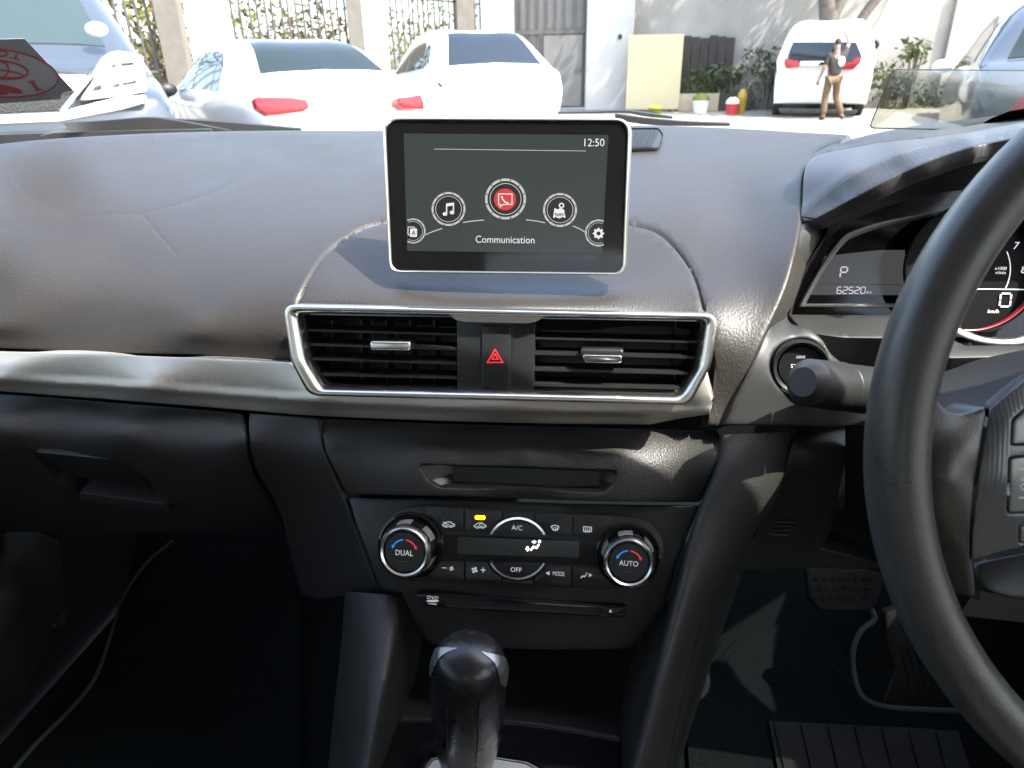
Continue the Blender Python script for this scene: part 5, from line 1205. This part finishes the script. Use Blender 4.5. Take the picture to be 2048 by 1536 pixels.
# --- big silver off-roader facing us, left
a_ = aty(-50, 160, 3.75); suv = thing('parked_offroader', 'big silver off-roader facing the camera at the left, behind the sticker', 'car', (a_.x, a_.y, 0))
SUVS = [(0, .50, .72, .92, .82, 1.02, .66), (.10, .42, .90, 1.0, .95, 1.12, .76), (.5, .36, .95, 1.06, .98, 1.21, .78), (1.1, .34, .96, 1.10, .99, 1.27, .78), (1.3, .34, .96, 1.12, .99, 1.33, .78), (2.0, .34, .96, 1.14, .99, 1.80, .67), (2.4, .34, .96, 1.14, .99, 1.88, .65), (3.6, .34, .96, 1.14, .99, 1.90, .64), (4.6, .34, .96, 1.14, .98, 1.84, .62), (4.95, .5, .8, 1.0, .86, 1.2, .7)]
c6 = Car(suv, a_, 36, SUVS, m_silver)
m_sglass = mat('pale_windscreen', (.03, .045, .045), .06, 0, spec=.7)
c6.patch('windscreen', m_sglass, [(4.15, 18.8), (5.35, 19.3), (5.35, 28.7), (4.15, 29.2)])
for sg in (0, 1):
    f = (lambda t: 48-t) if sg else (lambda t: t)
    c6.patch('side_window', m_cglass, [(5.0, f(13.0)), (6.9, f(13.0)), (6.9, f(17.0)), (5.5, f(16.9))])
    for y in (.95, 3.8): c6.wheel(y, .96 if sg == 0 else -.96, .40)
c6.mirror((.66, 1.25, 1.46), m_wpaint, .68)
fr = lambda name, m, px, d=.03, ref=(.4, -.02, 1.0), yaw=0, par=None: on_rear(c6, name, m, px, d, tilt=8, ref=ref, yaw=yaw, par=par, bev=.006)
m_mesh = mat('grille_mesh', (.012, .012, .012), .5, bump=(120., .8, .01, 'noise'))
fr('grille', m_mesh, [(-80, 120), (160, 146), (188, 148), (120, 222), (-80, 232)], .03)
fr('grille_edge', m_bright, [(176, 150), (190, 148), (130, 222), (118, 221)], .06)
fr('grille_bar', m_wpaint, [(-80, 150), (172, 149), (166, 176), (148, 182), (-80, 184)], .05)
hl = fr('headlamp', m_lamp, rp([(205, 128), (218, 106), (236, 102), (284, 110), (290, 150), (294, 182), (250, 190), (160, 200), (180, 170)], 5, 4), .06, (.7, .06, 1.0), 16)
for q in ([(226, 129), (234, 126), (233, 133), (220, 134)], [(243, 125), (269, 123), (268, 129), (243, 131)], [(228, 169), (240, 164), (241, 172), (226, 174)], [(246, 165), (275, 159), (272, 166), (248, 170)], [(191, 171), (206, 168), (202, 179), (185, 181)]):
    fr('lamp_slot', m_trimb, q, .075, (.7, .06, 1.0), 16, hl)
fr('bumper_lip', m_wpaint, rp([(-80, 228), (120, 222), (245, 192), (292, 190), (292, 204), (245, 218), (120, 242), (-80, 250)], 3, 3), .05, (.5, -.01, .8))

# --- fence, pillars, gate, wall
m_bar = mat('rusty_grey_bar', (.07, .06, .055), .7, var=(8, .3)); m_pil = mat('white_painted_pillar', (.78, .77, .72), .7, var=(3, .05))
m_post = mat('grey_brown_post', (.13, .115, .095), .8, var=(5, .15)); m_gate = mat('grey_gate_sheet', (.13, .125, .12), .6, var=(4, .15)); m_gatef = mat('gate_frame', (.07, .065, .06), .6, var=(6, .2))
FA, FB = Vector((-8.1, 9.6, 0)), Vector((-2.75, 19.8, 0)); fd = (FB-FA); fl_n = fd.length; fd.normalize()
fen = thing('bar_fence', 'tall fence of upright grey metal bars in front of the bushes', 'fence', tuple(FA))
nb = int(fl_n/.17)
def bar_mesh():
    bm = bmesh.new(); bmesh.ops.create_cone(bm, segments=8, radius1=.022, radius2=.022, depth=2.75, cap_ends=True)
    bmesh.ops.translate(bm, verts=bm.verts, vec=(0, 0, 1.42)); me = bpy.data.meshes.new('bar'); bm.to_mesh(me); bm.free(); sharp(me, 50); me.materials.append(m_bar); return me
bme = bar_mesh()
for i in range(nb):
    o = bpy.data.objects.new('bar', bme); COL.objects.link(o); o.parent = fen; o.location = fd*(i*.17+.1*.17)+Vector((0, 0, random.uniform(-.03, .03))); o.rotation_euler = (random.uniform(-.012, .012), random.uniform(-.012, .012), 0)
for z in (.25, 1.15, 2.5): tube('rail', m_bar, fen, [FA+Vector((0, 0, z)), FB+Vector((0, 0, z))], .025, 6)
tube('plinth', m_post, fen, [FA+Vector((0, 0, .06)), FB+Vector((0, 0, .06))], .09, 4)
def on_fence(u, off=0):
    d = ray(u, 100); A = Vector((d.x, d.y)); # intersect horizontal ray with fence line
    den = A.x*fd.y-A.y*fd.x; t = (FA.x*fd.y-FA.y*fd.x)/den; p = Vector((A.x*t, A.y*t, 0)); return p-Vector((A.x, A.y, 0)).normalized()*off
fang = atan2(fd.y, fd.x)
for lab, u, w, m, h in (('cream square pillar rising from the fence behind the saloon roof', 428, .62, m_pil, 3.0), ('grey brown concrete post on the left of the cream pillar', 352, .34, m_post, 3.0), ('white square pillar in the middle of the fence', 750, .55, m_pil, 3.0), ('white pillar beside the metal gate', 992, .85, m_pil, 3.1), ('brown concrete post on the left of the gate pillar', 932, .42, m_post, 3.0), ('thin brown post left of the middle white pillar', 716, .30, m_post, 3.0)):
    p = on_fence(u, .25); o = thing('fence_pillar', lab, 'pillar', (p.x, p.y, 0), 'pillars along the fence')
    box('shaft', m, o, (p.x-w/2, p.y-.2, 0), (p.x+w/2, p.y+.2, h), .012, fang-pi/4); box('cap', m, o, (p.x-w/2-.05, p.y-.25, h), (p.x+w/2+.05, p.y+.25, h+.12), .012, fang-pi/4)
GY = 20.2
g0, g1 = aty(1020, 100, GY).x, aty(1172, 100, GY).x
gate = thing('metal_gate', 'grey sheet metal gate with ribbed panels and a small door in it', 'gate', ((g0+g1)/2, GY, 0))
box('gate_sheet', m_gate, gate, (g0, GY, .08), (g1, GY+.03, 3.2))
for i in range(9): x = g0+(g1-g0)*(i+.15)/8.6; box('gate_rib', m_gatef, gate, (x, GY-.06, .1), (x+.06, GY-.002, 3.2))
for z in (.12, 1.85, 3.1): box('gate_rail', m_gatef, gate, (g0, GY-.085, z), (g1, GY-.062, z+.1))
xd = g0+(g1-g0)*.45; box('wicket_door', m_gate, gate, (xd, GY-.13, .12), (xd+1.0, GY-.09, 1.82), .01); box('latch', m_gatef, gate, (xd+.85, GY-.18, .95), (xd+.98, GY-.131, 1.05), .01)
for p_ in (g0-.12,): box('gate_post', m_post, gate, (p_-.08, GY-.1, 0), (p_+.08, GY+.1, 3.3), .01)
m_wall = mat('grey_render_wall', (.30, .28, .25), .9, bump=(9., .4, .01, 'noise'), var=(.9, .22))
WY_ = 20.6; wx0 = aty(1172, 100, WY_-.6).x
wall = thing('yard_wall', 'long weathered grey rendered wall closing the yard at the back', 'wall', (8, WY_, 0))
box('wall_face', m_wall, wall, (wx0+1.2, WY_, 0), (24, WY_+.25, 2.72), .01); box('coping', mat('wall_coping', (.24, .20, .16), .9, var=(3, .3)), wall, (wx0+3.2, WY_-.05, 2.723), (24, WY_+.3, 2.84), .01)
box('wall_pier', m_wall, wall, (wx0+8.9, WY_-.14, 0), (wx0+9.3, WY_-.002, 2.72), .01)
pier = thing('end_pillar', 'broad pale pillar at the wall end next to the gate', 'pillar', (wx0+.65, WY_-.5, 0))
box('shaft', mat('pale_render', (.42, .41, .39), .8, var=(2, .08)), pier, (wx0, WY_-.65, 0), (wx0+1.17, WY_+.2, 3.6), .03)
tube('drain_hole', m_trimb, pier, [(wx0+.85, WY_-.70, 1.75), (wx0+.85, WY_-.6, 1.75)], .06, 12)
# board leaning on the wall, dark opening with plants, base
x0, x1 = aty(1254, 150, 19.4).x, aty(1362, 150, 19.4).x; zt = aty(1300, 69, 19.4).z
brd = thing('cream_board', 'large blank cream board standing upright before the wall', 'board', ((x0+x1)/2, 19.4, 0)); m_brd = mat('cream_board', (.50, .43, .26), .7, var=(2, .04))
box('sheet', m_brd, brd, (x0, 19.38, .06), (x1, 19.44, zt), .008); box('foot', m_post, brd, (x0+.1, 19.2, 0), (x0+.2, 19.7, .06), .005); box('foot', m_post, brd, (x1-.2, 19.2, 0), (x1-.1, 19.7, .06), .005)
x0, x1 = aty(1362, 150, 20.4).x, aty(1464, 150, 20.4).x; zt, zb = aty(1400, 71, 20.4).z, .35
dkr = thing('dark_panel', 'dark brown plank panel against the wall beside the cream board', 'panel', ((x0+x1)/2, 20.4, 0)); m_plank = mat('dark_plank', (.035, .028, .023), .8, var=(7, .4))
for i in range(6): box('plank', m_plank, dkr, (x0+(x1-x0)*i/6, 20.36-.01*(i % 2), zb), (x0+(x1-x0)*(i+.93)/6, 20.42, zt-.03*(i % 3)), .006)
bs = thing('planter_box', 'low pale planter box below the dark plank panel', 'planter', ((x0+x1)/2, 19.7, 0)); m_plt = mat('planter_wood', (.42, .34, .24), .8, var=(4, .2))
box('front_board', m_plt, bs, (x0-.1, 19.5, 0), (x0+.9, 19.54, .42), .008); box('front_board', m_plank, bs, (x0+.93, 19.5, 0), (x1+.4, 19.54, .42), .008); box('soil', m_plank, bs, (x0-.08, 19.545, 0), (x1+.38, 20.2, .36))
def leaves(n, c, r, size, zr=None, seed=1, shape='blob', droop=0):
    rn = random.Random(seed); V = []; Fs = []
    cl = [(rn.gauss(0, .45), rn.gauss(0, .45), rn.gauss(0, .45)) for _ in range(max(4, n//45))]
    for i in range(n):
        q = cl[rn.randrange(len(cl))]; d = Vector((q[0]+rn.gauss(0, .24), q[1]+rn.gauss(0, .24), q[2]+rn.gauss(0, .24)))
        p = Vector((c[0]+d.x*r[0], c[1]+d.y*r[1], max(c[2]+d.z*r[2], .02)))
        a, b = Vector((rn.gauss(0, 1), rn.gauss(0, 1), rn.gauss(0, 1))).normalized(), Vector((rn.gauss(0, 1), rn.gauss(0, 1), rn.gauss(0, 1)))
        b = (b-a*b.dot(a)).normalized(); s = size*rn.uniform(.6, 1.4); k = len(V)
        V += [p-a*s, p+b*s*.38-a*s*.1, p+a*s, p-b*s*.38-a*s*.1]; Fs.append((k, k+1, k+2, k+3))
    return mesh('leaves', V, Fs, False)
def leaf_mat(name, c, c2):
    m = mat(name, c, .6, spec=.3); nt = m.node_tree; b = nt.nodes['Principled BSDF']; g = nt.nodes.new('ShaderNodeNewGeometry'); mx = nt.nodes.new('ShaderNodeMixRGB')
    mx.inputs[1].default_value = (*c, 1); mx.inputs[2].default_value = (*c2, 1); nt.links.new(g.outputs['Random Per Island'], mx.inputs[0]); nt.links.new(mx.outputs[0], b.inputs['Base Color']); return m
m_lf1 = leaf_mat('yellow_green_leaf', (.05, .07, .012), (.14, .13, .025)); m_lf2 = leaf_mat('green_leaf', (.035, .052, .018), (.075, .09, .035)); m_lf3 = leaf_mat('dry_leaf', (.09, .05, .02), (.16, .10, .04))
m_bark = mat('bark', (.13, .105, .085), .9, bump=(30., .8, .01, 'noise'), var=(12, .3))
def bush(label, p, r, n, m, size=.1, seed=1, stems=5, name='bush', cat='bush', group='bushes behind the fence', zc=None):
    o = thing(name, label, cat, (p[0], p[1], 0), group); rn = random.Random(seed); zc = zc or r[2]
    for i in range(stems):
        a = rn.uniform(0, 6.28); q = rn.uniform(.2, .6)
        tube('stem', m_bark, o, [(p[0]+.05*cos(a), p[1]+.05*sin(a), 0), (p[0]+r[0]*q*.5*cos(a), p[1]+r[1]*q*.5*sin(a), zc*.7), (p[0]+r[0]*q*cos(a), p[1]+r[1]*q*sin(a), zc*1.2)], [.04, .03, .012], 6)
    obj('foliage', leaves(n, (p[0], p[1], zc), r, size, seed=seed), m, o); return o
labs = ['yellow green bush behind the fence right of the off-roader', 'dry brown bush behind the fence beside the grey post', 'green bush behind the fence over the saloon roof', 'brown leafless looking bush behind the fence above the saloon rear window', 'pale green bush behind the fence left of the white middle pillar', 'yellow green bush behind the bars above the crossover', 'dark green bush behind the fence close to the gate pillar', 'low dry bush at the far left of the fence']
for i, (u, m, rr, n) in enumerate([(285, m_lf1, (1.2, 1.0, 1.6), 900), (335, m_lf3, (1.1, 1.0, 1.5), 800), (520, m_lf1, (1.2, 1.0, 1.6), 900), (610, m_lf3, (1.2, 1., 1.4), 700), (680, m_lf2, (1.2, 1., 1.4), 700), (850, m_lf1, (1.5, 1., 1.3), 800), (925, m_lf2, (1.2, 1., 1.5), 700), (215, m_lf3, (1.2, 1., 1.1), 600)]):
    p = on_fence(u, -2.2-.4*(i % 3)); bush(labs[i], (p.x, p.y), rr, n, m, .09, 20+i)
p = aty(1535, 180, 20.0); bush('dark green shrub against the wall left of the people carrier', (p.x, p.y), (.55, .4, .75), 500, m_lf2, .07, 41, group='shrubs along the wall')
p = aty(1775, 180, 20.0); bush('dark green shrub against the wall right of the people carrier', (p.x, p.y), (.8, .4, .55), 600, m_lf2, .07, 42, group='shrubs along the wall')
p = aty(1405, 160, 20.1); bush('spiky green plant growing in the planter before the dark panel', (p.x+.3, p.y-.3), (.75, .2, .45), 500, m_lf2, .12, 43, 0, 'planter_plant', 'plant', 'shrubs along the wall', .62)
p = aty(1828, 130, 20.0); bush('thin sapling with sparse leaves before the bright wall', (p.x, p.y), (.45, .3, .5), 90, m_lf2, .11, 44, 6, 'sapling', 'sapling', 'shrubs along the wall', 1.25)
p = aty(1880, 190, 20.0); bush('low green shrub seen through the display pane', (p.x, p.y), (1.0, .4, .4), 500, m_lf2, .07, 45, group='shrubs along the wall')
# tree in front of the wall, its crown above the picture
p = aty(1655, 60, 19.7); tr = thing('yard_tree', 'forked grey brown tree trunk rising behind the people carrier', 'tree', (p.x, p.y, 0))
tube('trunk', m_bark, tr, [(p.x, p.y, 0), (p.x, p.y, 1.2), (p.x+.02, p.y, 2.0), (p.x-.22, p.y, 2.8), (p.x-.5, p.y-.1, 4.2)], [.26, .23, .24, .17, .12], 12)
tube('limb', m_bark, tr, [(p.x+.02, p.y, 1.95), (p.x+.22, p.y-.1, 2.6), (p.x+.5, p.y-.2, 4.2)], [.17, .14, .09], 10)
tube('limb', m_bark, tr, [(p.x+.35, p.y-.3, 1.5), (p.x+.75, p.y-.35, 2.2), (p.x+1.3, p.y-.4, 3.0), (p.x+1.9, p.y-.5, 4.0)], [.10, .11, .10, .06], 8)
obj('crown', leaves(5000, (p.x-.6, p.y-.9, 5.4), (2.6, 2.0, 1.1), .16, seed=77), m_lf2, tr)
# tyres hung on the wall, bits by the wall
for lab, u, v in (('small black tyre hanging on the wall right of the people carrier', 1747, 90), ('small black tyre hanging on the wall above the white car at right', 2024, 88)):
    q = aty(u, v, WY_-.06); pl = Plane(u, v, WY_-.08, 0); t_ = thing('hanging_tyre', lab, 'tyre', tuple(q), 'tyres on the wall')
    lathe('tyre', m_tyre, t_, pl, (0, 0), [(.05, 0), (.05, .05), (.08, .09), (.115, .07), (.125, .02), (.115, -.02), (.05, -.02)], 24); lathe('hub', m_rim, t_, pl, (0, 0), [(.05, .02), (.02, .03), (.0001, .03)], 16)
def pail(name, label, cat, u, y, r, h, m1, m2):
    q = aty(u, 200, y); pl = Plane(1024, 768, 1); pl.o = Vector((q.x, y, 0)); pl.ex, pl.ey, pl.n = Vector((1, 0, 0)), Vector((0, 1, 0)), Vector((0, 0, 1))
    o = thing(name, label, cat, (q.x, y, 0)); lathe('body', m1, o, pl, (0, 0), [(r*.8, 0), (r, h*.62), (r*1.03, h*.64)], 24); lathe('top', m2, o, pl, (0, 0), [(r*1.03, h*.64), (r*1.05, h*.7), (r*.9, h*.85), (r*.4, h), (.001, h)], 24); return o
m_yel = mat('yellow_plastic', (.34, .22, .02), .4); m_lime = mat('lime_plastic', (.13, .17, .02), .5); m_wp = mat('white_plastic', (.8, .8, .78), .4); m_rp = mat('red_plastic', (.55, .04, .05), .4)
pail('bucket', 'red and white bucket on the ground before the planter', 'bucket', 1466, 18.2, .15, .38, m_rp, m_wp)
pail('canister', 'bright yellow canister standing beside the red and white bucket', 'canister', 1484, 18.4, .11, .55, m_yel, m_yel)
pail('sack', 'pale sack with a lime green top beside the cream board', 'sack', 1402, 19.0, .2, .45, m_wp, m_lime)
pail('tub', 'small yellow green tub at the foot of the cream board', 'tub', 1312, 18.6, .17, .2, m_lime, m_yel)

# --- the person at the back of the van
px_ = aty(1668, 150, 16.35); PX, PY = px_.x, px_.y
S_ = (aty(1668, 90, PY).z-.0)/1.62
per = thing('person', 'person in dark shirt and tan trousers reaching up to the roof of the people carrier', 'person', (PX, PY, 0))
m_skin = mat('brown_skin', (.26, .15, .10), .5); m_shirt = mat('dark_shirt', (.03, .022, .02), .8, bump=(80., .5, .01, 'noise')); m_trs = mat('tan_trousers', (.13, .08, .042), .8, bump=(60., .5, .01, 'noise')); m_shoe = mat('dark_shoe', (.04, .03, .025), .6); m_hair = mat('black_hair', (.012, .010, .010), .7); m_cap = mat('white_patch', (.75, .73, .70), .7)
def skin(name, m, pts, edges, rad, par, sub=2, root=0):
    me = bpy.data.meshes.new(name); me.from_pydata([(PX+x*S_, PY+y*S_, z*S_) for x, y, z in pts], edges, []); o = bpy.data.objects.new(name, me); COL.objects.link(o)
    md = o.modifiers.new('skin', 'SKIN'); md.use_smooth_shade = True
    if not me.skin_vertices: 
        pass
    for i, r in enumerate(rad):
        rr = r if isinstance(r, tuple) else (r, r); me.skin_vertices[0].data[i].radius = (rr[0]*S_, rr[1]*S_)
    me.skin_vertices[0].data[root].use_root = True
    s2 = o.modifiers.new('sub', 'SUBSURF'); s2.levels = s2.render_levels = sub
    dg = bpy.context.evaluated_depsgraph_get(); me2 = bpy.data.meshes.new_from_object(o.evaluated_get(dg)); bpy.data.objects.remove(o); me2.polygons.foreach_set('use_smooth', [True]*len(me2.polygons)); me2.materials.clear()
    return obj(name, me2, m, par)
J = {'pel': (0, 0, .93), 'sp': (0, .02, 1.12), 'ch': (.01, .03, 1.32), 'nk': (.01, .05, 1.46), 'hd0': (.0, .07, 1.54), 'hd1': (-.01, .10, 1.66), 'hd2': (-.01, .11, 1.74),
     'ls': (-.17, .03, 1.40), 'le': (-.25, -.02, 1.14), 'lw': (-.30, .06, .92), 'lh': (-.31, .08, .84), 'rs': (.18, .05, 1.43), 're': (.28, .22, 1.68), 'rw': (.20, .42, 1.90), 'rh': (.18, .48, 1.97),
     'lhip': (-.09, 0, .88), 'lk': (-.11, .05, .48), 'la': (-.10, -.03, .09), 'lt': (-.11, .16, .04), 'rhip': (.10, 0, .88), 'rk': (.15, .10, .50), 'ra': (.32, -.02, .10), 'rt': (.42, .14, .05)}
order = list(J); ix = {k: i for i, k in enumerate(order)}
ed = [('pel', 'sp'), ('sp', 'ch'), ('ch', 'nk'), ('nk', 'hd0'), ('hd0', 'hd1'), ('hd1', 'hd2'), ('ch', 'ls'), ('ls', 'le'), ('le', 'lw'), ('lw', 'lh'), ('ch', 'rs'), ('rs', 're'), ('re', 'rw'), ('rw', 'rh'), ('pel', 'lhip'), ('lhip', 'lk'), ('lk', 'la'), ('la', 'lt'), ('pel', 'rhip'), ('rhip', 'rk'), ('rk', 'ra'), ('ra', 'rt')]
RA = {'pel': (.15, .10), 'sp': (.13, .09), 'ch': (.16, .10), 'nk': .055, 'hd0': (.065, .08), 'hd1': (.078, .095), 'hd2': (.05, .06), 'ls': .06, 'le': .042, 'lw': .03, 'lh': (.035, .018), 'rs': .06, 're': .042, 'rw': .03, 'rh': (.035, .018), 'lhip': .085, 'lk': .058, 'la': .038, 'lt': .035, 'rhip': .085, 'rk': .058, 'ra': .038, 'rt': .035}
body = skin('body', m_skin, [J[k] for k in order], [(ix[a], ix[b]) for a, b in ed], [RA[k] for k in order], per)
for hand, fw in (('lh', Vector((-.02, .03, -1))), ('rh', Vector((-.1, .5, .8)))):
    c = Vector(J[hand]); fw.normalize(); sd_ = fw.cross(Vector((0, 1, .3))).normalized()
    for q, (o_, L) in enumerate([(-.028, .065), (-.010, .078), (.010, .074), (.027, .06)]):
        P = [c+sd_*o_*.7, c+sd_*o_+fw*L*.55, c+sd_*o_+fw*L*.9+Vector((0, .02, 0)), c+sd_*o_+fw*L+Vector((0, .035, -.01))]
        tube('finger', m_skin, body, [Vector((PX, PY, 0))+p*S_ for p in P], [.0095*S_, .009*S_, .008*S_, .006*S_], 7)
    P = [c-fw*.03-sd_*.02, c-sd_*.055+fw*.005, c-sd_*.06+fw*.035]; tube('thumb', m_skin, body, [Vector((PX, PY, 0))+p*S_ for p in P], [.011*S_, .010*S_, .007*S_], 7)
sh = ['pel', 'sp', 'ch', 'nk', 'ls', 'le', 'rs', 're']; si = {k: i for i, k in enumerate(sh)}
SR = {'pel': (.165, .115), 'sp': (.15, .11), 'ch': (.178, .118), 'nk': .062, 'ls': .082, 'le': .06, 'rs': .082, 're': .058}
shp = dict(J); shp['pel'] = (0, 0, .90); shp['nk'] = (.01, .045, 1.44); shp['le'] = tuple((Vector(J['ls'])*.15+Vector(J['le'])*.85)); shp['re'] = tuple((Vector(J['rs'])*.4+Vector(J['re'])*.6))
shirt = skin('shirt', m_shirt, [shp[k] for k in sh], [(si[a], si[b]) for a, b in [('pel', 'sp'), ('sp', 'ch'), ('ch', 'nk'), ('ch', 'ls'), ('ls', 'le'), ('ch', 'rs'), ('rs', 're')]], [SR[k] for k in sh], per)
tk = ['pel', 'lhip', 'lk', 'la', 'rhip', 'rk', 'ra']; ti = {k: i for i, k in enumerate(tk)}
TR = {'pel': (.160, .112), 'lhip': .105, 'lk': .082, 'la': .068, 'rhip': .105, 'rk': .082, 'ra': .068}
skin('trousers', m_trs, [J[k] if k not in ('la', 'ra') else (J[k][0], J[k][1], J[k][2]+.03) for k in tk], [(ti[a], ti[b]) for a, b in [('pel', 'lhip'), ('lhip', 'lk'), ('lk', 'la'), ('pel', 'rhip'), ('rhip', 'rk'), ('rk', 'ra')]], [TR[k] for k in tk], per)
for a, b in (('la', 'lt'), ('ra', 'rt')):
    A, B = Vector(J[a]), Vector(J[b]); skin('shoe', m_shoe, [A-Vector((0, .05, .04)), (A+B)/2-Vector((0, 0, .02)), B+Vector((0, .04, -.01))], [(0, 1), (1, 2)], [(.045, .045), (.048, .04), (.04, .03)], per)
skin('hair', m_hair, [(0, .045, 1.60), (-.01, .07, 1.70), (-.01, .11, 1.755)], [(0, 1), (1, 2)], [(.07, .055), (.085, .085), (.055, .06)], per)
bmh = bmesh.new(); bmesh.ops.create_uvsphere(bmh, u_segments=14, v_segments=8, radius=1)
for v in bmh.verts: v.co = Vector((PX+.10*S_, PY-.07*S_, 1.27*S_))+Vector((v.co.x*.075*S_, v.co.y*.045*S_, v.co.z*.11*S_))
me = bpy.data.meshes.new('shirt_patch'); bmh.to_mesh(me); bmh.free(); sharp(me, 60); obj('shirt_patch', me, m_cap, shirt)
